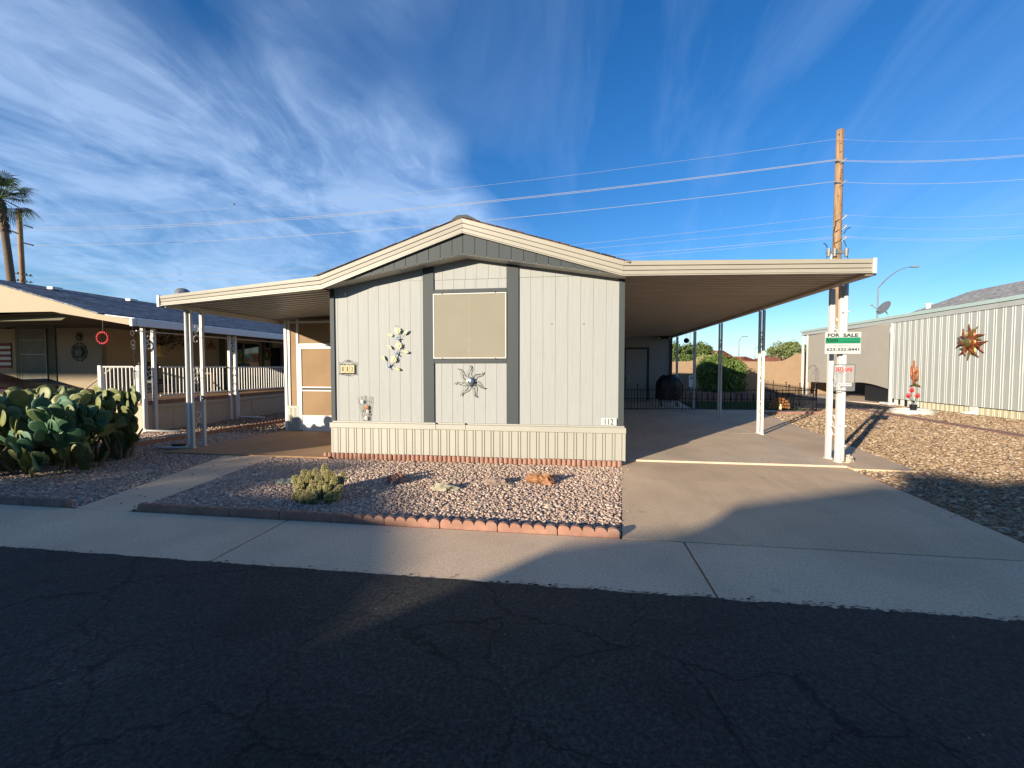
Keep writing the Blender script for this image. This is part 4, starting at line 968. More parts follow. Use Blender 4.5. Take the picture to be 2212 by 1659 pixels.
def tree(name, label, cat, base, crowns, mat, size, n, seed, trunk=True, tr=.12, group=None, clump=26, cr=.28):
    t = thing(name, label, cat, base, group=group); V = []; b = Vector(base); mb = MB()
    for i, (c, rad) in enumerate(crowns):
        v, cc = leaves(n//len(crowns), c, rad, size, seed+i, clump=clump, cr=cr); V.append(v)
        if trunk:
            for k in range(0, len(cc), 4):
                e = Vector(cc[k]); m = b.lerp(Vector(c), .5)+Vector((.15*(k % 3-1), .1, 0)); mb.tube([b+Vector((.05*(k % 3-1),0,0)), m, e], [tr, tr*.55, tr*.12], 6)
    V = np.concatenate(V); o = bpy.data.objects.new('crown', fast_mesh('crown', V, np.arange(len(V)).reshape(-1, 4))); put(o, mat, t)
    if trunk: mb.build('trunk', M['bark'], t)
    return t
def bc(u, v, y): p = fr(u, v, y); return (p.x, y, p.z)
b0 = fr(1565, 830, 26.5)
tree('round_bush', 'large round green bush in front of the stucco wall', 'bush', (b0.x, 26.5, 0), [((b0.x-.85,26.6,1.25),(.75,.8,1.0)), ((b0.x+.30,26.3,1.12),(.85,.9,.98)), ((b0.x-.1,26.5,.62),(1.25,1.0,.7)), ((b0.x-.4,26.6,1.85),(.55,.5,.5))], M['leafd'], .065, 46000, 21, tr=.05, clump=60, cr=.26)
tree('green_tree', 'leafy green tree beyond the wall behind the green street name sign', 'tree', (*fr(1510,790,46).xy, 0), [(bc(1502,760,46),(1.5,1.3,1.1)), (bc(1521,763,46),(.75,1,.8)), (bc(1495,772,46),(.9,1,.8))], M['leafm'], .13, 9000, 31)
tree('green_tree', 'low green tree beyond the wall at the corner of the back wall', 'tree', (*fr(1462,790,44).xy, 0), [(bc(1459,765,44),(1.0,1.0,1.1)), (bc(1470,774,44),(1.3,1.0,.5))], M['leafm'], .13, 6000, 41)
tree('palo_verde', 'airy pale green desert tree beyond the wall left of the right home', 'tree', (*fr(1706,790,40).xy, 0), [(bc(1690,757,40),(1.35,1.1,.75)), (bc(1718,762,40),(1.3,1.1,.8)), (bc(1704,752,40),(.9,.9,.6))], M['leafl'], .10, 5200, 51, tr=.09, cr=.24)

# ------------------------------------------------------------------ houses, lamps and signs beyond the wall
def hip_house(name, label, x0, x1, y0, y1, ze, zr, wallm, roofm, ins=2.2, grp=None):
    t = thing(name, label, 'house', ((x0+x1)/2, (y0+y1)/2, 0), group=grp)
    MB().box(x0+.5, y0+.5, 0, x1-.5, y1-.5, ze).build('wall', wallm, t)
    ym = (y0+y1)/2; A = [(x0,y0,ze),(x1,y0,ze),(x1,y1,ze),(x0,y1,ze),(x0+ins,ym,zr),(x1-ins,ym,zr)]
    MB().add(A+[(a[0],a[1],a[2]-.15) for a in A[:4]], [(0,1,5,4),(1,2,5),(2,3,4,5),(3,0,4),(0,6,7,1),(1,7,8,2),(2,8,9,3),(3,9,6,0),(6,9,8,7)]).build('roof', roofm, t)
    MB().box(x0+.05, y0-.03, ze-.2, x1-.05, y0+.02, ze-.02).build('fascia', M['nbfascia'], t)
    return t
a = fr(1488, 786, 52); b = fr(1604, 783, 52)
HA = hip_house('tiled_house', 'cream house with a pale red tiled hip roof beyond the wall', a.x, b.x, 52, 62, fr(1520,782,52).z, fr(1558,759,57).z+.1, M['nbfascia'], M['tile'], 5.2)
w0 = fr(1505, 784, 52.4); MB().box(w0.x, 52.42, 1.2, w0.x+1.2, 52.5, 2.1).build('window', M['glass'], HA)
a = fr(1575, 791, 48); b = fr(1670, 789, 48)
hip_house('tiled_house', 'house with a deep red tiled roof just above the stucco wall', a.x, b.x, 48, 56, fr(1600,791,48).z, fr(1610,770,52).z, M['stucco'], M['tile'], 3.0)
a = fr(1655, 786, 55); b = fr(1748, 784, 55)
hip_house('tiled_house', 'house with a long red tiled roof behind the airy desert tree', a.x, b.x, 55, 64, fr(1700,784,55).z, fr(1700,767,60).z, M['nbfascia'], M['tile'], 2.5)
def street_lamp(label, base, top, reach, y, r=.07):
    t = thing('street_lamp', label, 'street lamp', (base.x, y, 0)); d = top-base; zt = top.z
    p = MB().tube([(base.x,y,0),(base.x,y,zt)], [r, r*.6], 8).build('pole', M['galv'], t)
    pts = [(base.x+reach[0]*(1-math.cos(a))*1.0 if False else base.x+reach[0]*math.sin(a), y, zt+reach[1]*(1-math.cos(a)) if False else zt+reach[1]*math.sin(a)**.8*(1.0)) for a in np.linspace(0, PI/2, 8)]
    pts = [(base.x+reach[0]*s, y, zt+reach[1]*(1-(1-s)**2)) for s in np.linspace(0, 1, 9)]
    MB().tube(pts, [r*.6]*4+[r*.45]*5, 6).build('arm', M['galv'], t)
    e = pts[-1]; MB().cbox((e[0]+.25*math.copysign(1, reach[0]), y, e[2]), .6, .25, .12).build('lamp_head', M['grey'], t)
    return t
bs = fr(1894, 700, 45); tp = fr(1897, 622, 45); en = fr(1981, 576, 45)
street_lamp('tall curved arm street lamp rising behind the right home', Vector((tp.x,45,0)), tp, (en.x-tp.x-.4, en.z-tp.z), 45, .09)
tp = fr(1596.5, 737, 60); en = fr(1605, 727, 60)
street_lamp('slim street lamp standing beyond the red tiled roofs between two carport posts', Vector((tp.x,60,0)), tp, (en.x-tp.x, en.z-tp.z), 60, .08)
tp = fr(1631, 754, 80); en = fr(1638, 750, 80)
street_lamp('faint distant street lamp left of the second carport post', Vector((tp.x,80,0)), tp, (en.x-tp.x, en.z-tp.z), 80, .07)
SS = thing('stop_sign', 'back of an octagonal stop sign with a green street name blade beyond the wall', 'road sign', (*fr(1488.5,777,50).xy, 0))
c = fr(1489.5, 777, 50); tp = fr(1488.5, 716, 50)
MB().tube([(c.x,50,0),(c.x,50,tp.z)], .05, 8).build('pole', M['galv'], SS)
MB().xz([(c.x+.36*math.cos(PI/8+i*PI/4), c.z+.36*math.sin(PI/8+i*PI/4)) for i in range(8)], 49.9, 49.93).build('sign_plate', M['galv'], SS)
g0 = fr(1491, 764, 50); g1 = fr(1504, 769, 50); MB().box(g0.x, 49.9, g1.z, g1.x, 49.94, g0.z).build('street_name_blade', plain('street_sign_green', (.02,.36,.27), .5, .03), SS)
HK = thing('shepherd_hook', 'thin black shepherd hook staked in the yard by the right home', 'hook', (*gnd(1757,856).xy, 0))
b = gnd(1757, 857); zt = fr(1757, 790, b.y).z; pts = [(b.x+.1,b.y,0),(b.x+.1,b.y,zt-.12)]+[(b.x-.06+.16*math.cos(a), b.y, zt-.12+.14*math.sin(a)) for a in np.linspace(.2, PI, 8)]+[(b.x-.26,b.y,zt-.16),(b.x-.30,b.y,zt-.10)]
MB().tube(pts, .012, 6).build('rod', M['iron'], HK); MB().ball((b.x+.04,b.y,.45), .03).build('bird_figure', M['iron'], HK)

# ------------------------------------------------------------------ for sale sign and leaflet box
def fitb(x0, x1, y0, y1): return (b4(x1,0).x-b4(x0,0).x, b4(300,y0).z-b4(300,y1).z)
def b4(x, y, d=7.70): return fr((1980+x*.21687)/1.1302, (780+y*.21687)/1.1302, d)
FS = thing('for_sale_sign', 'white and green FOR SALE sign with phone number tied to the front carport posts', 'sign', b4(358,265))
p0 = b4(160,143); p1 = b4(558,386); W = p1.x-p0.x; cx = (p0.x+p1.x)/2; Hh = p0.z-p1.z
MB().box(p0.x, 7.698, p1.z, p1.x, 7.706, p0.z).build('panel', M['swhite'], FS)
g0 = b4(164,205); g1 = b4(556,268); MB().box(g0.x, 7.6965, g1.z, g1.x, 7.6975, g0.z).build('green_band', M['sgreen'], FS)
text_obj('heading', 'FOR', .110, (b4(254,177).x, 7.6955, b4(254,177).z), FRONT, M['sblack'], FS, bold=.003, fit=fitb(190,320,158,197))
text_obj('heading', 'SALE', .110, (b4(446,177).x, 7.6955, b4(446,177).z), FRONT, M['sblack'], FS, bold=.003, fit=fitb(361,530,158,197))
text_obj('phone_number', '623-332-8441', .098, (cx, 7.6955, b4(358,337).z), FRONT, M['sblack'], FS, bold=.001, fit=fitb(176,541,320,354))
text_obj('company_name', 'Arizona', .090, (b4(238,233).x, 7.6955, b4(238,230).z), FRONT, M['sblack'], FS, bold=.001, fit=fitb(170,305,214,250))
mb = MB(); mb.box(b4(178,0).x, 7.6955, b4(0,254).z, b4(290,0).x, 7.696, b4(0,251).z); mb.box(b4(372,0).x, 7.6955, b4(0,258).z, b4(550,0).x, 7.696, b4(0,254).z)
mb.box(b4(255,0).x, 7.697, b4(0,297).z, b4(315,0).x, 7.6975, b4(0,295).z); mb.box(b4(398,0).x, 7.697, b4(0,297).z, b4(458,0).x, 7.6975, b4(0,295).z); mb.build('small_print_line', M['sblack'], FS)
text_obj('agent_name', 'K E L L Y', .030, (b4(358,0).x, 7.6955, b4(0,297).z), FRONT, M['sblack'], FS, fit=fitb(320,393,290,301))
TB = thing('leaflet_box', 'clear plastic TAKE ONE leaflet box with price slip hung under the sale sign', 'leaflet box', b4(355,650))
p0 = b4(240,507); p1 = b4(468,800)
MB().box(p0.x, 7.66, p1.z, p1.x, 7.70, p0.z).build('box_body', M['clear'], TB, bevel=.003)
mb = MB()
for z in (p0.z, p1.z): mb.box(p0.x, 7.652, z-.006, p1.x, 7.658, z+.006)
for x in (p0.x, p1.x): mb.box(x-.005, 7.652, p1.z, x+.005, 7.658, p0.z)
mb.build('box_edge', M['galv'], TB)
mb = MB()
for k in range(10): z = b4(0, 605+k*13).z; mb.box(b4(290,0).x, 7.655, z, b4(425,0).x, 7.6565, z+.004)
mb.build('leaflet_text_line', M['grey'], TB)
text_obj('notice', 'TAKE ONE', .105, (b4(361,0).x, 7.650, b4(0,562).z), FRONT, M['sred'], TB, bold=.002, fit=fitb(262,458,538,584))
q0 = b4(290,718); q1 = b4(433,750); MB().box(q0.x, 7.648, q1.z, q1.x, 7.650, q0.z).build('price_slip', M['paper'], TB)
text_obj('price', '$24,900', .062, ((q0.x+q1.x)/2, 7.647, (q0.z+q1.z)/2), FRONT, M['sblack'], TB, fit=fitb(295,430,724,746))
ML = thing('post_lantern', 'small grey box lantern hung on the left porch post ironwork', 'lantern', (-7.3,7.55,.9))
c = c3(385, 1148, 7.55); MB().box(c.x-.045, 7.50, c.z-.06, c.x+.04, 7.58, c.z+.05).build('body', M['grey'], ML, bevel=.006); MB().xz([(c.x+.04,c.z+.04),(c.x+.09,c.z),(c.x+.04,c.z-.03)], 7.51, 7.57).build('hood', M['sblack'], ML)
# ------------------------------------------------------------------ left neighbour
NB = thing('neighbour_home', 'tan neighbouring home with a blue grey shingle roof and raised white railed porch', 'mobile home', (-16, 9, 0))
YF = 8.65; XW = -14.3; YWN = 11.4
MB().xz([(-10.90,2.80),(-14.4,3.74),(-18.2,2.72),(-24,2.72),(-24,2.90),(-18,2.9),(-12.15,2.88),(-10.05,2.535),(-10.05,2.675)], YF, YF+.06).build('front_fascia', M['nbfascia'], NB)
MB().xz([(-10.05,2.515),(-9.985,2.515),(-9.985,2.69),(-10.05,2.69)], YF-.012, YF+.1).build('corner_cap', M['white2'], NB)
mb = MB(); mb.prism([(-10.85,YF-.05,2.80),(-14.4,YF-.05,3.755),(-14.4,31,3.755),(-10.85,31,2.80)], (0,0,.03)); mb.prism([(-17.9,YF-.05,2.80),(-17.9,31,2.80),(-14.4,31,3.755),(-14.4,YF-.05,3.755)], (0,0,.03)); NR = mb.build('roof', M['shblue'], NB)
for (u, v) in ((424/3.16/1.1302, 707/1.1302), (1015/3.16/1.1302, 733/1.1302)):
    d = ray(u, v+2); t = (3.60-EYE)/d.z; p = Vector((0,0,EYE))+d*t
    MB().cbox((-13.9, p.y*(13.9/abs(p.x)) if p.x else 12, 3.69), .18, .24, .07).build('roof_vent', M['white2'], NR)
MB().prism([(-10.80,YF+.05,2.80),(-9.99,YF+.05,2.70),(-9.99,22,2.70),(-10.80,22,2.80)], (0,0,-.02)).build('porch_roof', M['gutter'], NB)
mb = MB(); mb.yz([(YF+.09,2.52),(22,2.52),(22,2.695),(YF+.09,2.695)], -10.02, -9.97); mb.build('gutter', M['gutter'], NB, bevel=.008)
mb = MB(); mb.tube([(-10.30,9.0,2.44),(-10.3,22,2.44)], .016, 6); mb.build('curtain_rail', M['white2'], NB)
mb = MB(); mb.prism([(-24,YF+.1,2.86),(-12.2,YF+.1,2.86),(-12.2,22,2.86),(-24,22,2.86)], (0,0,.02)); mb.prism([(-12.2,YF+.1,2.86),(-10.1,YF+.1,2.56),(-10.1,22,2.56),(-12.2,22,2.86)], (0,0,.02)); mb.build('porch_ceiling', plain('shade_toned_ceiling', (.13,.11,.08), .9, .1, 3), NB)  # ceiling colour darkened to carry the shade inside the porch
MB().xz([(-24,2.72),(-12.4,2.72),(-12.1,2.86),(-24,2.87)], YF+.35, YF+.43).build('porch_header', M['nbdark'], NB)  # grey beam given the dark trim colour to stand for eave shade
MB().box(-24, YWN, 0, XW, YWN+.15, 2.78).build('front_wall', M['nbwall'], NB)
MB().box(XW-.15, YWN+.15, 0, XW, 24, 2.78).build('side_wall', M['porchwall'], NB)
MB().box(XW-.02, YWN-.03, 0, XW+.05, YWN+.08, 2.74).build('corner_trim', M['nbwall'], NB)
def fb(x, y, d=YWN): return fr((x*.09042)/1.1302, (780+y*.09042)/1.1302, d)
w0 = fb(420, 180); w1 = fb(1560, 1660)
NW = MB().box(w0.x, YWN-.03, w1.z, w1.x, YWN-.005, w0.z).build('window_surround', M['nbdark'], NB)
a = fb(610, 290); b = fb(1330, 1640)
MB().box(a.x, YWN-.05, b.z, b.x, YWN-.035, a.z).build('window_screen', plain('dark_window_screen', (.14,.135,.10), .8, .15, 3), NW)
mb = MB(); t = .018
for (x0, z0, x1, z1) in ((a.x-t,b.z,a.x,a.z),(b.x,b.z,b.x+t,a.z),(a.x-t,a.z,b.x+t,a.z+t),(a.x-t,b.z-t,b.x+t,b.z),(a.x,fb(0,960).z,b.x,fb(0,940).z),(a.x,fb(0,580).z,b.x,fb(0,560).z)): mb.box(x0, YWN-.062, z0, x1, YWN-.036, z1)
mb.build('window_frame', M['galv'], NW)
# deck, its skirting and railings
mb = MB(); mb.box(XW, 9.14, .66, -10.33, 20, .76); mb.build('deck', M['deck'], NB)
mb = MB(); y = 9.12
while y < 20:
    mb.box(-10.35, y, -.02, -10.33, min(20, y+.396), .655); y += .40
x = -11.5
while x < -10.36:
    mb.box(x, 9.12, -.02, min(-10.352, x+.396), 9.14, .655); x += .40
mb.box(-10.345, 9.16, 0, -10.34, 20, .65); mb.box(-10.325, 9.11, .56, -10.30, 20, .575)
mb.build('deck_skirting', M['deckskirt'], NB)
mb = MB(); mb.box(-10.328, 12.7, .12, -10.312, 13.9, .52); mb.build('access_panel', M['deckskirt'], NB)
def rail(p0, p1, n):
    p0 = Vector(p0); p1 = Vector(p1); d = (p1-p0)
    mb = MB(); w = .022
    for z in (.87, 1.585):
        a, b = p0+Vector((0,0,z)), p1+Vector((0,0,z)); mb.tube([a, b], w, 4)
    r = mb.build('railing', M['white2'], NB)
    bal = None
    for i in range(1, n):
        c = p0+d*(i/n)
        if bal is None:
            bal = MB().box(-.0095, -.0095, 0, .0095, .0095, .72).build('baluster', M['white2'], r); bal.location = Vector((c.x, c.y, .87)); o = bal
        else:
            o = bal.copy(); COL.objects.link(o); o.location = Vector((c.x, c.y, .87))
        if True: o.parent = r
    return r
rail((-11.45,9.14,0), (-10.44,9.14,0), 9)
rail((-10.36,9.62,0), (-10.36,11.72,0), 19); rail((-10.36,12.12,0), (-10.36,14.75,0), 24); rail((-10.36,15.0,0), (-10.36,18.6,0), 32)
for x, y in ((-11.49,9.14), (-10.42,9.14)):
    MB().box(x-.045, y-.045, .72, x+.045, y+.045, 1.62).build('rail_post', M['white2'], NB, bevel=.004)
mb = MB(); mb.tube([(-11.55,9.5,1.6),(-12.7,9.5,.85)], .022, 6); mb.build('stair_handrail', M['nbfascia'], NB)
mb = MB()
for k in range(4): mb.box(-11.75-.27*k, 9.3, 0, -11.5-.27*k, 10.3, .60-.16*k)
mb.build('steps', M['deck'], NB)
for ya, yb in ((9.16,9.42), (11.80,12.02), (14.8,15.02)): post_pair(NB, -10.30, ya, yb, 2.52, w=.075, zs=(.95, 1.42, 2.18))
for y in (9.16, 12.12):
    mb = MB(); mb.tube([(-10.26,y-.05,.82),(-10.27,y-.05,.12),(-10.24,y-.03,.06),(-9.5,y+.1,.035)], .028, 8); mb.build('downspout', M['white2'], NB, smooth=True)
# sliding door on the porch
def sb(x, y, X=XW+.02): return sd((500+x*.09042)/1.1302, (800+y*.09042)/1.1302, X)
y0, y1 = sb(560,330).y, sb(1460,400).y; zt = 2.62
SL = MB().box(XW+.005, y0, .78, XW+.02, y1, zt).build('sliding_door', M['glass'], NB)
mb = MB()
for a, b, c, d in ((y0-.06,.76,y0,zt+.07),(y1,.76,y1+.1,zt+.07),(y0,zt,y1,zt+.07),((y0+y1)/2-.03,.78,(y0+y1)/2+.03,zt)): mb.box(XW+.004, a, b, XW+.05, c, d)
mb.build('door_frame', M['nbfascia'], SL)
MB().box(XW+.003, y0-.32, .78, XW+.03, y0-.06, 2.74).build('shutter', M['nbdark'], NB); MB().box(XW+.003, y1+.1, .78, XW+.03, y1+.32, 2.74).build('shutter', M['nbdark'], NB)
q0, q1 = sb(1780,560), sb(2010,560); MB().box(XW+.003, q0.y, .78, XW+.06, q1.y, 2.5).build('front_door', M['sblack'], NB); q2 = sb(2165,560); MB().box(XW+.003, q1.y+.02, .78, XW+.9, q2.y+.6, 2.5).build('side_room_wall', M['swhite'], NB)
# neighbour ornaments
def ring(mb, c, r, t, ax='Y', n=20, m=6):
    P = [Vector((r*math.cos(a), 0, r*math.sin(a))) if ax == 'Y' else Vector((0, r*math.cos(a), r*math.sin(a))) for a in np.linspace(0, 2*PI, n)]
    return mb.tube([Vector(c)+p for p in P], t, m, cap=False)
def c2b(x, y, d=8.7): return fr((220+x*.1085)/1.1302, (780+y*.1085)/1.1302, d)
RR = thing('red_ring_spinner', 'red twisted ring ornament hanging from the tan neighbour eave', 'hanging ornament', c2b(270,410))
c = c2b(270, 410); r = abs(c2b(420,410).x-c2b(115,410).x)/2
mb = MB()
for k in range(3):
    P = []
    for i in range(49):
        a = 2*PI*i/48; q = r*.82+.018*math.cos(5*a+k*2.1); P.append((c.x+q*math.cos(a), 8.72+.02*math.sin(5*a+k*2.1), c.z+q*math.sin(a)*.86))
    mb.tube(P, .013, 6)
mb.build('ring', M['red'], RR, smooth=True); MB().tube([(c.x,8.72,2.66),(c.x,8.72,c.z+r*.8)], .005, 4).build('cord', M['nbfascia'], RR)
WC = thing('wind_chime', 'long wind chime with wire rings and small tubes hanging at the porch corner', 'wind chime', c2b(910,600))
mb = MB(); x = c2b(920,500).x; mb.tube([(x,8.75,2.55),(x+.02,8.75,c2b(940,1130).z)], .003, 4)
for (px, py, rr) in ((900,300,.05),(920,515,.055),(930,620,.045)): ring(mb, (c2b(px,py).x, 8.75, c2b(px,py).z), rr, .004)
mb.build('wire', M['galv'], WC)
for (px, py) in ((940,830),(950,1050),(955,1160)): cc = c2b(px, py); MB().ball((cc.x,8.75,cc.z), .035, .03, .016).build('bead', M['sblack'], WC)
for k in range(5): cc = c2b(940+14*(k-2), 1250); MB().tube([(cc.x,8.75+.015*k,cc.z+.10),(cc.x,8.75+.015*k,cc.z-.08-.02*(k % 3))], .006, 6).build('chime_tube', M['galv'], WC)
TT = thing('turtle_ornament', 'dark green metal turtle pair hung on the tan front wall', 'wall ornament', fb(2130,800))
def f1(x, y): return fr((x*.16275)/1.1302, (760+y*.16275)/1.1302, YWN-.02)
M['dkgreen'] = plain('dark_green_metal', (.02,.045,.035), .5, .4, 10)
for (px, py, s) in ((1185,380,.14),(1185,610,.30)):
    c = f1(px, py); mb = MB(); ring(mb, c, s*.62, s*.04); ring(mb, c, s*.88, s*.03)
    mb.ball(c, s*.5, .03, s*.5, 12, 8)
    for k in range(10): a = 2*PI*k/10; mb.ball((c.x+s*.88*math.cos(a), c.y, c.z+s*.88*math.sin(a)), s*.12, .015, s*.12, 8, 5)
    mb.build('turtle', M['dkgreen'], TT)
cl = f1(918, 160); CL = MB(); CL.box(cl.x-.07, YWN-.12, cl.z-.12, cl.x+.07, YWN-.01, cl.z+.12); CL.box(cl.x-.03, YWN-.18, cl.z+.12, cl.x+.03, YWN-.01, cl.z+.16)
tag(CL.build('coach_light', M['iron'], bevel=.01), 'small black coach lantern beside the tan home dark trimmed window', 'wall lamp')
FG = thing('striped_flag', 'red and white striped flag hanging flat on the tan wall at the left edge', 'flag', f1(80,660))
z0, z1 = f1(80,480).z, f1(80,850).z; xr = f1(170,700).x; n = 9
for k in range(n):
    a, b = z0+(z1-z0)*k/n, z0+(z1-z0)*(k+1)/n
    MB().box(xr-1.5, YWN-.03, b, xr, YWN-.022, a).build('stripe', M['flagred'] if k % 2 == 0 else M['corr'], FG)
MB().box(xr-1.5, YWN-.034, z0+(z1-z0)*5/9, xr-.95, YWN-.0305, z0).build('canton', M['flagblue'], FG)
def s2(x, y, X=XW+.03): return sd((340+x*.16275)/1.1302, (760+y*.16275)/1.1302, X)
TA = thing('tree_wall_art', 'metal tree wall art with a golden trunk on the tan porch wall', 'wall ornament', s2(290,500))
tb, tt = s2(285,680), s2(270,500)
P = [(tb.y-.32,tb.z),(tb.y-.12,tb.z+.06),(tb.y-.08,tt.z),(tb.y+.06,tt.z),(tb.y+.10,tb.z+.06),(tb.y+.34,tb.z)]
MB().yz(P, XW+.02, XW+.05).build('trunk', plain('golden_bronze', (.55,.32,.07), .4, .4, 10, metal=.5), TA)
mb = MB(); rr = random.Random(3)
for k in range(150):
    a = rr.uniform(0, 2*PI); q = rr.uniform(0, 1)**.5; yy = tt.y+.30+.85*q*math.cos(a); zz = tt.z+.30+.52*q*math.sin(a)
    if zz < tt.z-.05 and abs(yy-tt.y) < .25: continue
    s = rr.uniform(.035,.06); mb.yz([(yy-s,zz),(yy,zz+s*.6),(yy+s,zz),(yy,zz-s*.6)], XW+.03+.0002*k, XW+.034+.0002*k)
for k in range(9): a = -.3+k*.45; mb.tube([(XW+.03,tt.y,tt.z-.05),(XW+.03,tt.y+.3+.6*math.cos(a),tt.z+.3+.35*math.sin(a))], .012, 4)
mb.build('branches', plain('dark_bronze_leaves', (.06,.05,.02), .5, .5, 9), TA)
for nm, lab, px, py in (('rooster_wall_art', 'small dark metal rooster scene on the porch wall left of the sliding door', 1085, 510), ('pot_wall_art', 'small brown pot shaped wall ornament right of the metal tree', 712, 480)):
    c = s2(px, py); mb = MB(); mb.yz([(c.y-.22,c.z-.09),(c.y+.24,c.z-.09),(c.y+.12,c.z-.02),(c.y+.10,c.z+.06),(c.y,c.z+.15),(c.y-.08,c.z+.05),(c.y-.16,c.z)], XW+.02, XW+.04); mb.yz([(c.y-.2,c.z-.16),(c.y+.22,c.z-.16),(c.y+.2,c.z-.12),(c.y-.2,c.z-.12)], XW+.02, XW+.04)
    tag(mb.build(nm, M['rust']), lab, 'wall ornament')
c = s2(1915, 495); mb = MB(); mb.cbox((XW+.14,c.y,c.z), .18, .24, .32); mb.cbox((XW+.14,c.y,c.z+.2), .1, .12, .1); tag(mb.build('porch_lantern', M['iron'], bevel=.01), 'black lantern above the wreath on the tan porch wall', 'wall lamp')
c = s2(1910, 650); mb = MB(); 
for k in range(3): ring(mb, (XW+.06+.01*k,c.y,c.z), .24-.03*k, .035, 'X')
tag(mb.build('wreath', plain('olive_wreath', (.12,.13,.04), .9, .5, 20)), 'small olive wreath hanging beneath the black porch lantern', 'wreath')
PCH = thing('porch_chair', 'dark cushioned chair behind the white porch railing', 'chair', (-12.6,11.2,.76))
def chair(t, x, y):
    MB().box(x-.3, y-.3, .76+.32, x+.3, y+.3, .76+.46).build('seat', M['black'], t, bevel=.04); MB().box(x-.34, y-.3, .76+.46, x-.24, y+.3, .76+.98).build('backrest', M['black'], t, bevel=.04)
    for a, b in ((-.27,-.27),(.27,-.27),(-.27,.27),(.27,.27)): MB().box(x+a-.02, y+b-.02, .76, x+a+.02, y+b+.02, 1.08).build('leg', M['iron'], t)
chair(PCH, -12.6, 11.6)
PCH2 = thing('porch_chair', 'dark cushioned chair on the porch in front of the sliding door', 'chair', (-12.7,15.5,.76)); chair(PCH2, -12.7, 15.6)
PTB = thing('porch_table', 'small brown table on the neighbour porch between the chairs', 'table', (-12.5,13.5,.76)); MB().box(-12.9,13.1,1.35,-12.1,14.0,1.40).build('tabletop', M['deck'], PTB)
for a, b in ((-12.85,13.15),(-12.15,13.15),(-12.85,13.95),(-12.15,13.95)): MB().box(a-.025,b-.025,.76,a+.025,b+.025,1.35).build('leg', M['deck'], PTB)
# dark car in the neighbour's drive, mostly behind the cactus
CAR = thing('parked_car', 'dark maroon car parked behind the prickly pear at the left edge', 'car', (-13.8,9.9,0))
prof = [(-19.4,.45),(-19.4,.85),(-19.1,1.0),(-18.4,1.05),(-17.7,1.42),(-16.8,1.45),(-15.6,1.16),(-14.2,1.05),(-13.3,.92),(-12.95,.72),(-12.9,.45),(-13.1,.28),(-19.2,.28)]
MB().xz(prof, 9.0, 10.6).build('body', M['maroon'], CAR, bevel=.09)
MB().xz([(-17.6,1.36),(-16.85,1.39),(-15.95,1.14),(-18.2,1.08)], 8.985, 10.615).build('side_window', M['glass'], CAR, bevel=.02)
for x in (-18.4, -14.0):
    for y in (9.0, 10.42):
        w = MB().lathe([(.31,0),(.33,.03),(.33,.17),(.31,.2)], (x,y-.02,.33), 20, 'Y').build('wheel', M['sblack'], CAR); MB().lathe([(.18,0),(.2,.02)], (x,y-.035,.33), 14, 'Y').build('rim', M['galv'], w)
DS = rock('satellite_dish_back', (0,0,0), .001, .001, .001, M['grey'], '', 1); bpy.data.objects.remove(DS)
c = fr(397, 634, 14); LD = thing('roof_dish', 'grey satellite dish peeking above the left end of the porch awning', 'satellite dish', (c.x, 14, c.z))
mb = MB(); mb.lathe([(.02,0),(.16,.03),(.27,.10)], (0,0,0), 18, 'Y'); o = mb.build('dish', M['grey'], LD, world=False); o.rotation_euler = (R(-20), 0, R(55)); MB().tube([(0,0,-.1),(0,0,-1.2)], .02, 6).build('mast', M['grey'], LD, world=False)

# ------------------------------------------------------------------ right neighbour
RN = thing('right_neighbour_home', 'home on the right with a grey white corrugated side wall and grey shingle roof', 'mobile home', (14, 16, 0))
XC = 13.1
def ribwall(y0, y1, z0, z1, X, mat, name, per=.30):
    pr = []; y = y0
    while y < y1:
        pr += [(y, 0), (y+per*.50, 0), (y+per*.54, -.014), (y+per*.60, -.014), (y+per*.64, 0), (y+per*.78, 0), (y+per*.82, -.014), (y+per*.88, -.014), (y+per*.92, 0)]; y += per
    pr.append((y1, 0)); pr = [p for p in pr if p[0] <= y1]
    mb = MB(); mb.strip(pr, lambda p: (X+p[1], p[0], z0), lambda p: (X+p[1], p[0], z1)); mb.box(X+.003, y0, z0, X+.02, y1, z1); return mb.build(name, mat, RN)
ribwall(6.0, 20.66, .27, 3.44, XC, M['corr'], 'corrugated_wall')
ribwall(6.0, 19.2, 0, .235, XC+.09, M['corry'], 'skirting', .2)
MB().box(XC+.16, 6, 0, XC+.3, 20.6, .30).build('gap_shade_strip', M['sblack'], RN)  # black strip painting the shade in the gap under the corrugated wall
for y in (19.35, 19.75, 20.15, 20.5): MB().box(XC+.06, y-.07, 0, XC+.12, y+.07, .27).build('pier_block', M['white2'], RN)
mb = MB(); mb.prism([(XC-.04,6,3.44),(XC-.04,28.2,3.44),(XC-.02,28.2,3.62),(XC-.02,6,3.62)], (.06,0,0)); mb.build('fascia', M['corr'], RN)
mb = MB(); mb.box(XC-.07, 6, 3.62, XC+.1, 28.35, 3.72); mb.build('fascia_trim', M['teal'], RN)
MB().box(XC-.03, 6, 3.72, 16.4, 28.3, 3.745).build('carport_roof', M['teal'], RN)
MB().box(XC+.05, 28.2, 3.42, 17, 28.3, 3.72).build('end_fascia', M['nbfascia'], RN)
a = Vector((17.5, 0, 0))
xr, zr = 20.5, 5.15
p1_ = sd(2099, 628, xr-1.0); ye = p1_.y; zr = p1_.z
mb = MB(); E1 = sd(1954, 680, 16.0); ez = E1.z; E0 = (16.0, 2, ez); E1 = (16.0, E1.y, ez); Rg0 = (xr-1.0, 2, zr); Rg1 = (xr-1.0, ye, zr); F1 = (23, E1[1], ez); F0 = (23, 2, ez)
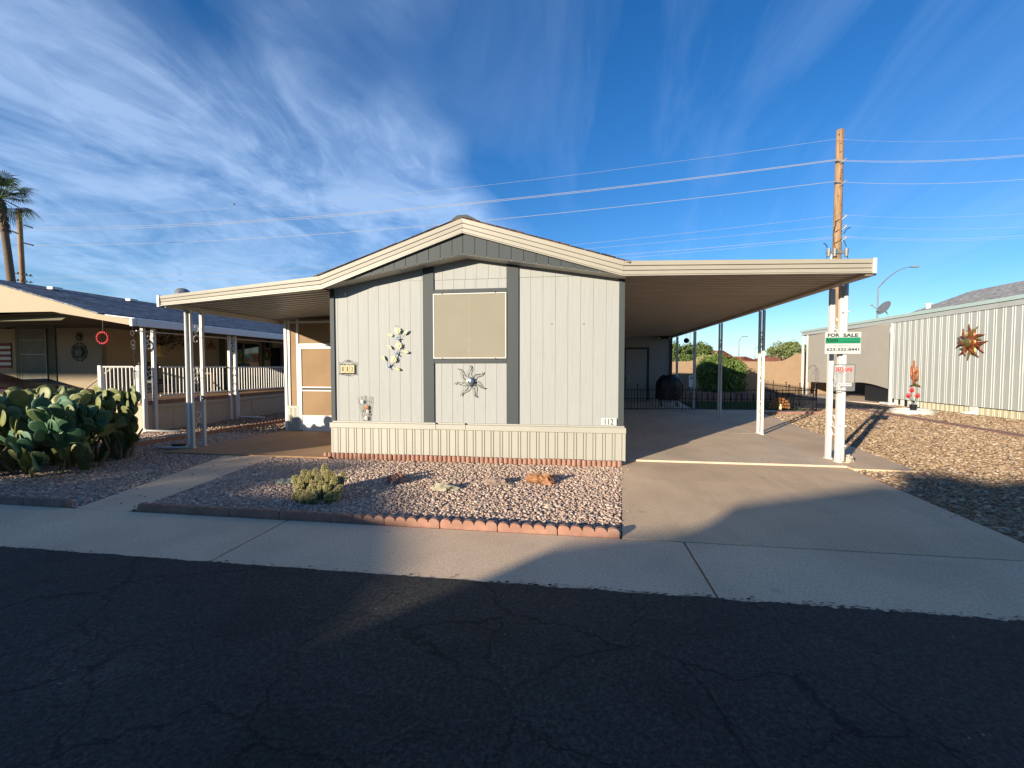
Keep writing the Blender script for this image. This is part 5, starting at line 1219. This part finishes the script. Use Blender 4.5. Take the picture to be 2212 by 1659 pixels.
mb.add([E0,E1,Rg1,Rg0,F1,F0], [(0,1,2,3),(1,4,2),(4,5,3,2)]); RR_ = mb.build('roof', M['shgrey'], RN)
MB().box(16.3, 2.5, 0, 22.5, E1[1]-.4, ez-.03).build('house_wall', M['nbwall'], RN)
for (u, v) in ((2128,601),(1829,586)):
    pass
for X, Y_ in ((17.6, 18.6), (16.7, 24.0)):
    z = ez+(X-16)/(xr-17.0)*(zr-ez); MB().lathe([(.10,0),(.10,.22),(.15,.23),(.15,.27)], (X,Y_,z-.05), 12).build('roof_vent', M['white2'], RR_)
# sun shades of the carport
def shade(y0, y1, z0, z1, sag, name):
    mb = MB(); n = 10; X = XC-.01
    lo = [(y0+(y1-y0)*i/n, z0+sag*math.sin(PI*i/n)) for i in range(n+1)]
    hi = [(y0+(y1-y0)*i/n, z1) for i in range(n+1)]
    vs = [(X-.03*math.sin(PI*i/n), p[0], p[1]) for i, p in enumerate(lo)]+[(X, p[0], p[1]) for p in hi]
    mb.add(vs, [(i, i+1, n+1+i+1, n+1+i) for i in range(n)]); mb.box(X-.005, y0, z1-.03, X+.02, y1, z1)
    return mb.build(name, M['tarp'], RN, smooth=True)
shade(20.85, 24.45, .66, 3.43, .22, 'shade_screen'); shade(24.60, 27.5, .75, 3.43, .02, 'shade_screen')
for y in (20.74, 24.52, 27.6, 28.15): MB().box(XC-.03, y-.05, 0, XC+.06, y+.05, 3.44).build('post', M['white2'], RN)
MB().box(16.25, 20.9, 0, 16.3, 28, 3.4).build('carport_inner_wall', plain('shade_toned_brown', (.10,.08,.06), .9), RN)  # dark brown puts the shade of the carport interior into the wall colour
mb = MB()
for k in range(4): mb.box(XC+.1, 24.3+.16*k, 0, XC+.13, 24.36+.16*k, .85)
for z in (.2, .5, .8): mb.box(XC+.095, 24.3, z, XC+.1, 24.85, z+.05)
mb.build('lattice', M['white2'], RN)
tag(MB().xy([(13.0,20.3),(17,20.3),(17,28.4),(12.2,28.4),(12.0,24)], -.02, .03).build('neighbour_drive', M['slab']), kind='structure')
tag(MB().cbox((13.9,21.9,.40), 1.1, 1.9, .8).build('covered_box', M['black'], bevel=.06), 'black tarpaulin covered box under the taupe shade screen', 'box')
tag(MB().cbox((12.85,20.5,.07), .25, .6, .10).build('white_bin_lid', M['white2'], bevel=.02), 'low white block lying at the corner of the corrugated wall', 'block')
EL = thing('downspout_boot', 'white drain elbow on the cream skirting of the corrugated wall', 'drain', (13.1,15.9,0)); c = sd(*c6(985,1455), 13.12)
MB().box(XC+.02, c.y-.14, 0, XC+.07, c.y+.14, .26).build('plate', M['white2'], EL); MB().box(XC-.25, c.y-.07, .02, XC+.02, c.y+.07, .10).build('spout', M['white2'], EL)
# big copper sun
def c5(x, y, X=XC-.06): return sd((2160+x*.16878)/1.1302, (780+y*.16878)/1.1302, X)
CS = thing('copper_sun_ornament', 'large copper and bronze metal sun with flame shaped rays on the corrugated wall', 'wall ornament', c5(1240,330))
c = c5(1245, 330); rg = random.Random(8)
for k in range(22):
    a = 2*PI*k/22+rg.uniform(-.08,.08); L_ = (.60 if k % 2 == 0 else .46)*rg.uniform(.9,1.08); d = (math.cos(a), math.sin(a)); e = (-d[1], d[0]); sg = 1 if k % 3 else -1
    A = []; B = []
    for i in range(9):
        s = i/8; w = (.075 if k % 2 == 0 else .055)*math.sin(PI*min(1, s*.85+.15))**.8*(1-s)**.35; of = sg*.05*math.sin(s*4.2); q = .12+(L_-.12)*s
        A.append((c.y-d[0]*q-e[0]*(of+w), c.z+d[1]*q+e[1]*(of+w))); B.append((c.y-d[0]*q-e[0]*(of-w), c.z+d[1]*q+e[1]*(of-w)))
    X = XC-.05-.02*(k % 2); n_ = len(A)
    mb = MB(); vs = [(X-.05*math.sin(PI*i/8), *A[i]) for i in range(n_)]+[(X-.05*math.sin(PI*i/8), *B[i]) for i in range(n_)]+[(X-.03-.05*math.sin(PI*i/8), (A[i][0]+B[i][0])/2, (A[i][1]+B[i][1])/2) for i in range(n_)]
    mb.add(vs, [(i, i+1, 2*n_+i+1, 2*n_+i) for i in range(n_-1)]+[(2*n_+i, 2*n_+i+1, n_+i+1, n_+i) for i in range(n_-1)])
    mb.build('ray', M['copper'] if k % 3 != 1 else M['olive'], CS)
mb = MB(); mb.lathe([(.26,0),(.24,-.05),(.17,-.10),(.08,-.125),(.01,-.13)], (XC-.06,c.y,c.z), 24, 'X'); mb.build('disc', M['copper'], CS, smooth=True)
MB().lathe([(.19,-.08),(.12,-.14),(.02,-.165)], (XC-.05,c.y,c.z), 18, 'X').build('inner_disc', M['olive'], CS)
SG = thing('copper_cactus_ornament', 'copper saguaro cactus ornament with green base on the corrugated wall', 'wall ornament', c5(430,800))
mb = MB(); X = XC-.08
def cc(x, y): p = c5(x, y, X); return (X, p.y, p.z)
mb.tube([cc(425,930), cc(420,750), cc(425,595)], [.05,.048,.03], 8)
for P in (((420,850),(395,845),(382,790),(385,670)), ((430,880),(468,870),(478,800),(480,740)), ((425,770),(455,765),(465,720),(463,680))): mb.tube([cc(*p) for p in P], [.032,.034,.034,.022], 8)
mb.build('cactus', plain('bright_copper', (.36,.12,.05), .4, .4, 6, metal=.35), SG, smooth=True)
P = [cc(345,965), cc(400,940), cc(430,930), cc(480,940), cc(512,975), cc(430,960)]; MB().prism(P, (.03,0,0)).build('leaf_base', M['olive'], SG)
FPt = thing('metal_flower_pot', 'dark pot of red metal flowers standing on the round white planter', 'planter', (11.35,16.95,.12)); Y0 = 16.8
def cf(x, y): return fr((2160+x*.16878)/1.1302, (780+y*.16878)/1.1302, Y0)
c = cf(410, 1300); MB().lathe([(.07,0),(.11,.16),(.12,.17)], (c.x,Y0,.14), 14).build('pot', M['sblack'], FPt)
for x, y in ((342,1105),(392,1025),(472,1105)):
    t = cf(x, y); MB().tube([(c.x,Y0,.3),((c.x*.4+t.x*.6),Y0,.5),(t.x,Y0,t.z-.06)], .008, 5).build('stem', M['dkgreen'], FPt)
    mb = MB()
    for k in range(6): a = k*PI/3; mb.tube([(t.x,Y0,t.z-.08),(t.x+.055*math.cos(a),Y0+.055*math.sin(a),t.z),(t.x+.035*math.cos(a),Y0+.035*math.sin(a),t.z+.10)], [.012,.026,.003], 6)
    mb.build('red_flower', M['red'], FPt)
for x, y in ((370,1190),(450,1200),(485,1180),(360,1240),(455,1250)): t = cf(x, y); MB().tube([(c.x,Y0,.3),((c.x+t.x)/2,Y0-.02,t.z-.03),(t.x,Y0,t.z)], [.006,.03,.004], 5).build('leaf', M['leafart'] if x % 2 else M['grey'], FPt)
RP = thing('round_planter', 'low round white concrete ring in the gravel below the copper cactus', 'planter', (11.4,16.95,0))
MB().lathe([(.60,-.02),(.60,.13),(.54,.14),(.52,.08),(.01,.08)], (11.4,16.95,0), 32).build('ring', M['plwhite'], RP)
tag(MB().cbox((12.2,17.6,.05), .5, .2, .1, .4).build('white_stone_border', M['plwhite'], bevel=.02), 'short white stone border behind the round planter', 'border stone')
c = fr(1898, 668, 26.0); SDI = thing('satellite_dish', 'grey satellite dish on the roof edge of the right home', 'satellite dish', (c.x+.35, 26, c.z))
mb = MB(); mb.lathe([(.02,0),(.25,.05),(.42,.15)], (0,0,0), 24, 'Y'); o = mb.build('dish', M['galv'], SDI, world=False); o.rotation_euler = (R(28), R(0), R(96)); o.scale = (1,1,.95)
MB().tube([(-.05,0,-.1),(-.35,-.1,-.12),(-.80,-.2,.18)], .018, 6).build('feed_arm', M['grey'], SDI, world=False); MB().tube([(0,.05,-.1),(.15,.05,-.3),(.2,.05,-.55)], .025, 6).build('mast', M['grey'], SDI, world=False); MB().ball((-.82,-.2,.2), .06, nu=8, nv=6).build('receiver', M['grey'], SDI, world=False)

# ------------------------------------------------------------------ utility poles and wires
def pole(name, label, base, top, r0, r1):
    t = thing(name, label, 'utility pole', base); n = 24; mb = MB()
    mb.tube([Vector(base).lerp(Vector(top), i/n) for i in range(n+1)], [r0+(r1-r0)*i/n for i in range(n+1)], 14); mb.build('pole_shaft', M['pole'], t, smooth=True); return t
RY = 32.0; LY = 43.0
rt_ = fr(1815, 281, RY); rb_ = fr(1812, 560, RY); RPb = Vector((rb_.x-.15, RY, 0)); 
UR = pole('utility_pole', 'tall brown wooden utility pole rising behind the carport on the right', RPb, Vector((rt_.x, RY, rt_.z)), .31, .215)
lt_ = fr(41, 455, LY); lb_ = fr(47, 606, LY); LPb = Vector((lb_.x+.3, LY, 0))
UL = pole('utility_pole', 'wooden utility pole at the far left behind the palm', LPb, Vector((lt_.x, LY, lt_.z)), .30, .23)
UL['group'] = UR['group'] = 'wooden utility poles'
def rp(u, v): return fr(u, v, RY-.25)
for v in (345, 392):
    for s in (-1, 1):
        a = rp(1815, v+6*(s > 0)+3); b = rp(1815+s*13, v+(0 if s < 0 else -2)); MB().tube([a, b], .055, 6).build('insulator', M['grey'], UR)
for v in (467, 489, 513):
    a = rp(1820, v+3); MB().tube([a+Vector((-.1,0,-.15)), a+Vector((.12,-.05,.02)), a+Vector((.22,-.05,.12))], [.02,.035,.055], 7).build('insulator', M['ceram'], UR)
    MB().tube([rp(1804, v+12), rp(1812, v+8), rp(1820, v+5)], .02, 5).build('tie_wire', M['sblack'], UR)
zc_ = rp(1815, 546).z; ARM = MB().box(rp(1783,546).x, RY-.36, zc_-.06, rp(1832,546).x, RY-.26, zc_+.10).build('crossarm', M['galv'], UR)
for u in (1789, 1802, 1827): a = rp(u, 546); MB().tube([a+Vector((0,-.05,-.25)), a+Vector((0,-.05,.25))], [.10,.14], 8).build('switch_gear', M['galv'], ARM)
for P in (((1787,535),(1784,528),(1779,525)), ((1787,552),(1785,558),(1785,570)), ((1808,552),(1807,558),(1805,570)), ((1830,553),(1832,560),(1832,570)), ((1821,516),(1825,524),(1828,533)), ((1822,505),(1829,495),(1837,491)), ((1806,480),(1800,500),(1800,520),(1805,538))):
    MB().tube([rp(*p) for p in P], .028, 5).build('jumper_wire', M['sblack'], UR)
MB().tube([rp(1796,548), rp(1796,575)], .05, 6).build('riser_pipe', M['white2'], UR)
for k in range(14): q = 290+k*19; a = rp(1812+(k*5) % 7, q); MB().ball((a.x,RY-.24,a.z), .03, nu=6, nv=4).build('bolt', M['sblack'], UR)
def lp(u, v): return fr(u, v, LY-.2)
for (a, b) in (((52,486),(70,492)), ((52,525),(72,530)), ((20,497),(40,505))): MB().tube([lp(*a), lp(*b)], .09, 6).build('insulator', M['sblack'], UL)
MB().tube([lp(48,455), lp(50,457)], .08, 6).build('insulator', M['sblack'], UL)
for (a, b) in (((30,590),(70,597)), ((30,605),(70,611))): 
    MB().tube([lp(*a), lp(*b)], .05, 6).build('crossarm', M['sblack'], UL)
    for k in range(5): q = lp(a[0]+k*9, a[1]+k*1.6); MB().ball(q+Vector((0,0,.12)), .1, nu=6, nv=5).build('insulator', M['sblack'], UL)
def wire(label, L_, R_, mid, r=.02, ext=None, left=None):
    a = fr(*L_, LY-.2); b = fr(*R_, RY-.25)
    def P(s, sag): p = a.lerp(b, s); p.z -= 4*sag*s*(1-s); return p
    best = 0
    for k in range(0, 60):
        sg = k*.08
        pts = [P(i/60, sg) for i in range(61)]
        e = 1e9
        for p in pts:
            d = p-Vector((0,0,EYE)); z = d.dot(fw); u = 1106+F*d.dot(rt)/z; v = 829.5-F*d.dot(upv)/z
            if abs(u-mid[0]) < 25: e = min(e, abs(v-mid[1]))
        if k == 0 or e < be: be, best = e, sg
    pts = [P(i/80, best) for i in range(81)]
    rr_ = [r]*len(pts)
    if ext:
        c = fr(*ext, RY-6); pts += [b.lerp(c, i/10)-Vector((0,0,.25*4*(i/10)*(1-i/10))) for i in range(1, 11)]; rr_ += [r*.5]*10
    if left: pts = [fr(*left, LY+4)]+pts; rr_ = [r]+rr_
    tag(MB().tube(pts, rr_, 5).build('power_line', M['wire']), label, 'power line', 'wires between the utility poles')
wire('thin topmost power line high above the gable', (50,464), (1808,300), (1106,393), .007, (2290,292))
wire('upper of the bright pair of power lines above the home', (70,491.5), (1802,345), (1000,438), .015, (2290,327))
wire('lower of the bright pair of power lines above the home', (60,496.5), (1803,347), (1000,441), .015, (2290,330), (-40,500))
wire('single power line crossing just behind the gable peak', (72,530), (1803,392), (1000,482), .015, (2290,381), (-40,540))
wire('highest of the low thin power lines left of the gable', (70,598), (1822,464), (700,575), .007, (2290,455))
wire('low thin power line just under the highest low one', (70,601), (1822,486), (700,580), .007, (2290,485))
wire('low power line touching the porch awning roofline', (72,612), (1822,510), (640,596), .011, (2290,503))
wire('lowest power line just above the neighbour roof', (120,629), (1822,513), (600,612), .007, (2290,508))

# ------------------------------------------------------------------ fan palm
py = 30.0; PB = fr(24, 606, py); PM_ = fr(10, 500, py); PT_ = fr(-2, 436, py)
PA = thing('fan_palm', 'tall fan palm with a shaggy neck at the far left edge', 'palm tree', (PB.x+.6, py, 0))
mb = MB(); mb.tube([(PB.x+1.2,py,0),(PB.x+.5,py,(PB.z)*.5),PB,fr(17,550,py),PM_,fr(3,465,py),PT_], [.36,.32,.27,.25,.24,.30,.34], 12); mb.build('trunk', M['bark'], PA, smooth=True)
mb = MB(); rp_ = random.Random(4)
for k in range(120):
    s = rp_.random(); c = PM_.lerp(PT_, s*1.05); a = rp_.uniform(0, 2*PI); mb.tube([c+Vector((.2*math.cos(a),.2*math.sin(a),.1)), c+Vector((.42*math.cos(a),.42*math.sin(a),-.2))], [.07,.01], 4)
mb.build('dry_frond_skirt', M['bark'], PA)
mb = MB(); cen = fr(-2, 428, py)
for k in range(38):
    a = rp_.uniform(0, 2*PI); el = rp_.uniform(-.75, 1.25); st = rp_.uniform(.9, 1.4)
    d = Vector((math.cos(a)*math.cos(el), math.sin(a)*math.cos(el), math.sin(el))); st *= 1.15; p1 = cen+d*st-Vector((0,0,.1)); mb.tube([cen, cen+d*st*.5, p1], [.04,.03,.02], 4)
    side = d.cross(Vector((0,0,1))).normalized(); up_ = side.cross(d)
    for j in range(20):
        f = (j/19-.5)*2.6; q = d*math.cos(f)+side*math.sin(f); L_ = rp_.uniform(1.15, 1.6)*(.75+.25*math.cos(f)); w = side*math.cos(f)*.035-d*math.sin(f)*.035
        m1 = p1+q*L_*.55+up_*.06; e1 = p1+q*L_-Vector((0,0,.28+.15*rp_.random()))
        mb.add([p1, m1-w, e1, m1+w], [(0,1,2,3)])
mb.build('crown', M['palm'], PA)
c = fr(506, 441, 30); BD = MB(); BD.ball(c, .10, .05, .045, 8, 6, m=Matrix.Rotation(R(45), 3, 'Y')); BD.add([c, c+Vector((-.12,.0,.12)), c+Vector((-.02,0,.16))], [(0,1,2)])
tag(BD.build('flying_bird', M['sblack']), 'tiny dark bird flying above the power lines on the left', 'bird')
# weeds at edges
for i, (u, v, lb) in enumerate(((1333, 1098, 'small green weed at the driveway edge of the gravel bed'), (1330, 999, 'small green weed at the right end of the log edging'))):
    g = gnd(u, v); vv, _ = leaves(40, (g.x, g.y, .03), (.05,.05,.035), .018, 70+i, clump=5)
    o = bpy.data.objects.new('weed', fast_mesh('weed', vv, np.arange(len(vv)).reshape(-1, 4))); put(o, M['leafl']); tag(o, lb, 'weed')

# ------------------------------------------------------------------ across the street (behind the camera): what throws the long shadows
AZ = R(34.5); EL = R(12.0)
SD = Vector((math.sin(AZ)*math.cos(EL), math.cos(AZ)*math.cos(EL), -math.sin(EL)))
def back(u, v, yb, z=0.0, g=None):
    p = g if g is not None else gnd(u, v, z); s = (yb-p.y)/SD.y; return (p.x+SD.x*s, p.z+SD.z*s)
def opposite_home(label, prof, yb, depth, rec=None):
    t = thing('opposite_home', label, 'mobile home', (sum(p[0] for p in prof)/len(prof), yb, 0), group='homes across the street')
    P = [(prof[0][0], 0)]+prof+[(prof[-1][0], 0)]
    MB().xz(P[::-1], yb-depth, yb-.05).build('wall', M['nbwall'], t)
    mb = MB()
    for a, b in zip(prof[:-1], prof[1:]): mb.prism([(a[0],yb-depth,a[1]),(b[0],yb-depth,b[1]),(b[0],yb,b[1]),(a[0],yb,a[1])], (0,0,.03))
    mb.build('roof', M['shingle'], t); 
    MB().box(prof[0][0]+1.5, yb-.05, .9, prof[0][0]+2.7, yb-.03, 2.0).build('window', M['glass'], t)
    return t
yb = -9.0
A = [back(*p, yb) for p in ((850,1232),(858,1130),(842,1060))]
A2 = back(0, 0, yb, g=Vector((-2.9, 4.9, 0))); A3 = back(0, 0, yb, g=Vector((-6, 5.0, 0))); A4 = (A3[0]-9, A3[1]-.1)
opposite_home('low tan building across the street behind the viewer on the left', [A4, A3, A2, A[2], A[1], A[0]], yb, 1.5)
B = [back(*p, yb) for p in ((690,1392),(1040,1252),(1190,1186),(1338,1166),(1480,1152),(1545,1128),(1575,1096),(1870,1056))]
B[0] = (B[0][0], min(B[0][1], B[1][1]))
Bend = [back(*p, yb) for p in ((2000,1052),(2212,1040))]
opposite_home('home across the street behind the viewer on the right', B+Bend+[(Bend[-1][0]+9, Bend[-1][1])], yb, 11)
SHS = thing('added_shade_slab', 'unseen slab on posts added behind the viewer to shade the tan front wall', 'shade blocker', (-33,-12,0))
pa = back(0, 0, -12.0, g=Vector((-14.3, YWN, 1.34))); pb = back(0, 0, -12.0, g=Vector((-14.3, YWN, 2.35)))
zA, zB = pa[1], pb[1]
SHS_x0, SHS_x1 = pa[0]-9, pa[0]+.3
MB().box(SHS_x0, -12.35, zA, SHS_x1, -12, zB).build('shade_slab', M['white'], SHS)  # unseen slab added to throw a shade band on the tan front wall
for x in (SHS_x0+.3, SHS_x1-.3):
    for y in (-12.25,): MB().box(x-.08, y-.08, 0, x+.08, y+.08, zA).build('post', M['white'], SHS)
def soft_tree(label, px, h, yb_, rad, seed):
    tree('street_tree', label, 'tree', (px, yb_, 0), [((px, yb_, h-rad*.5),(rad, rad, rad*.6)), ((px+rad*.7, yb_, h-rad*.9),(rad*.8, rad*.8, rad*.5))], M['leafm'], .09, 5000, seed, group='trees across the street')
x, z = back(2030, 1036, -9.6); soft_tree('round tree across the street behind the viewer, on the right', x, z, -9.6, .8, 81)
hg = [((-4.6,5.7),1.0),((-6.4,6.1),1.4),((-9.2,6.0),1.6),((-12,5.9),1.7)]
cr_l = []
for (gx, gy), rx in hg:
    x, z = back(0, 0, -9.9, g=Vector((gx, gy, 0))); cr_l.append(((x, -9.9, z), (rx, .7, .34)))
tree('street_hedge', 'loose leafy row of trees across the street behind the viewer on the left', 'tree', (cr_l[1][0][0], -9.9, 0), cr_l, M['leafm'], .06, 5600, 83, tr=.06, clump=40, cr=.34)
# ------------------------------------------------------------------ light, sky, camera
ld = bpy.data.lights.new('sun', 'SUN'); ld.energy = 5.0; ld.angle = R(.6); ld.color = (1, .875, .69)
sun = bpy.data.objects.new('sun', ld); COL.objects.link(sun); sun.rotation_euler = SD.to_track_quat('-Z', 'Y').to_euler()
W = bpy.data.worlds.new('World'); scene.world = W; W.use_nodes = True
nt = W.node_tree; L = nt.links; bg = nt.nodes['Background']
sky = nt.nodes.new('ShaderNodeTexSky'); sky.sky_type = 'NISHITA'; sky.sun_disc = False
sky.sun_elevation = EL; sky.sun_rotation = math.atan2(-SD.x, -SD.y); sky.air_density = 1.0; sky.dust_density = .05; sky.ozone_density = 4.0
tc = nt.nodes.new('ShaderNodeTexCoord'); sep = nt.nodes.new('ShaderNodeSeparateXYZ'); L.new(tc.outputs['Generated'], sep.inputs[0])
def mth(op, a, b=None, c=None):
    n = nt.nodes.new('ShaderNodeMath'); n.operation = op
    for i, s in enumerate((a, b, c)):
        if s is None: continue
        if hasattr(s, 'is_output'): L.new(s, n.inputs[i])
        else: n.inputs[i].default_value = s
    return n.outputs[0]
zz = mth('ADD', mth('MAXIMUM', sep.outputs[2], 0.0), .16)
px_ = mth('DIVIDE', sep.outputs[0], zz); py_ = mth('DIVIDE', sep.outputs[1], zz)
cb = nt.nodes.new('ShaderNodeCombineXYZ'); L.new(px_, cb.inputs[0]); L.new(py_, cb.inputs[1])
def cl_noise(rot, scale, sc, det, dist, off=(0,0,0), rough=.6):
    mp = nt.nodes.new('ShaderNodeMapping'); mp.inputs['Rotation'].default_value = (0,0,R(rot)); mp.inputs['Scale'].default_value = (*scale, 1); mp.inputs['Location'].default_value = off
    L.new(cb.outputs[0], mp.inputs[0]); n = N(nt, 'ShaderNodeTexNoise', Scale=sc, Detail=det, Roughness=rough, Distortion=dist); L.new(mp.outputs[0], n.inputs['Vector']); return n.outputs[0]
# dense cirrus bank towards the left, thin streaks to the right
wisps = cl_noise(-30, (1.15, .75), 1.7, 12, 1.1, (3.1, 1.7, 0), .60)
fine = cl_noise(-50, (1.6, 1.0), 4.2, 8, 1.3, (.4, 5.2, 0), .6)
broad = cl_noise(0, (.6, .6), .9, 3, .2, (1.2, .3, 0))
leftm = ramp(nt, mth('MULTIPLY_ADD', broad, 1.0, mth('MULTIPLY_ADD', px_, -.32, mth('MULTIPLY', py_, .22))), [(.90, (0,0,0)), (1.55, (1,1,1))]).outputs[0]
c1 = ramp(nt, wisps, [(.40, (0,0,0)), (.70, (1,1,1))]).outputs[0]
c2 = ramp(nt, fine, [(.45, (0,0,0)), (.80, (.8,)*3)]).outputs[0]
base = mix(nt, 1.0, mix(nt, .35, c1, c2), (1.35,)*3, 'MULTIPLY')
bank = mix(nt, 1.0, base, leftm, 'MULTIPLY')
veil = mix(nt, 1.0, leftm, (.30,)*3, 'MULTIPLY')
right = cl_noise(-30, (1.9, .42), 1.0, 6, .6, (7.3, 2.2, 0))
rs = ramp(nt, right, [(.48, (0,0,0)), (.80, (.38,)*3)]).outputs[0]
cloud = mix(nt, 1.0, mix(nt, 1.0, bank, veil, 'ADD'), rs, 'ADD')
hs = N(nt, 'ShaderNodeHueSaturation', Saturation=1.20, Value=1.0, Hue=.508); L.new(sky.outputs[0], hs.inputs['Color'])
lum = mth('MULTIPLY', 1.0, 1.0)
sc_ = nt.nodes.new('ShaderNodeRGBToBW'); L.new(cloud, sc_.inputs[0])
fac = mth('MULTIPLY', mth('MINIMUM', sc_.outputs[0], 1.0), .52)
CLOUDC = (3.5, 4.7, 6.6)
out = mix(nt, fac, hs.outputs[0], CLOUDC)
L.new(out, bg.inputs['Color']); bg.inputs['Strength'].default_value = .096
cam = bpy.data.cameras.new('camera'); co_ = bpy.data.objects.new('camera', cam); COL.objects.link(co_); scene.camera = co_
cam.sensor_width = 36; cam.lens = 36*F/2212; cam.clip_start = .05; cam.clip_end = 2000
co_.location = (0, 0, EYE); co_.rotation_euler = fw.to_track_quat('-Z', 'Y').to_euler()
scene.render.engine = 'CYCLES'
vs = scene.view_settings; vs.view_transform = 'Standard'; vs.look = 'None'; vs.gamma = 1; vs.exposure = .95; vs.use_curve_mapping = False
scene.render.resolution_x = 1024; scene.render.resolution_y = 768
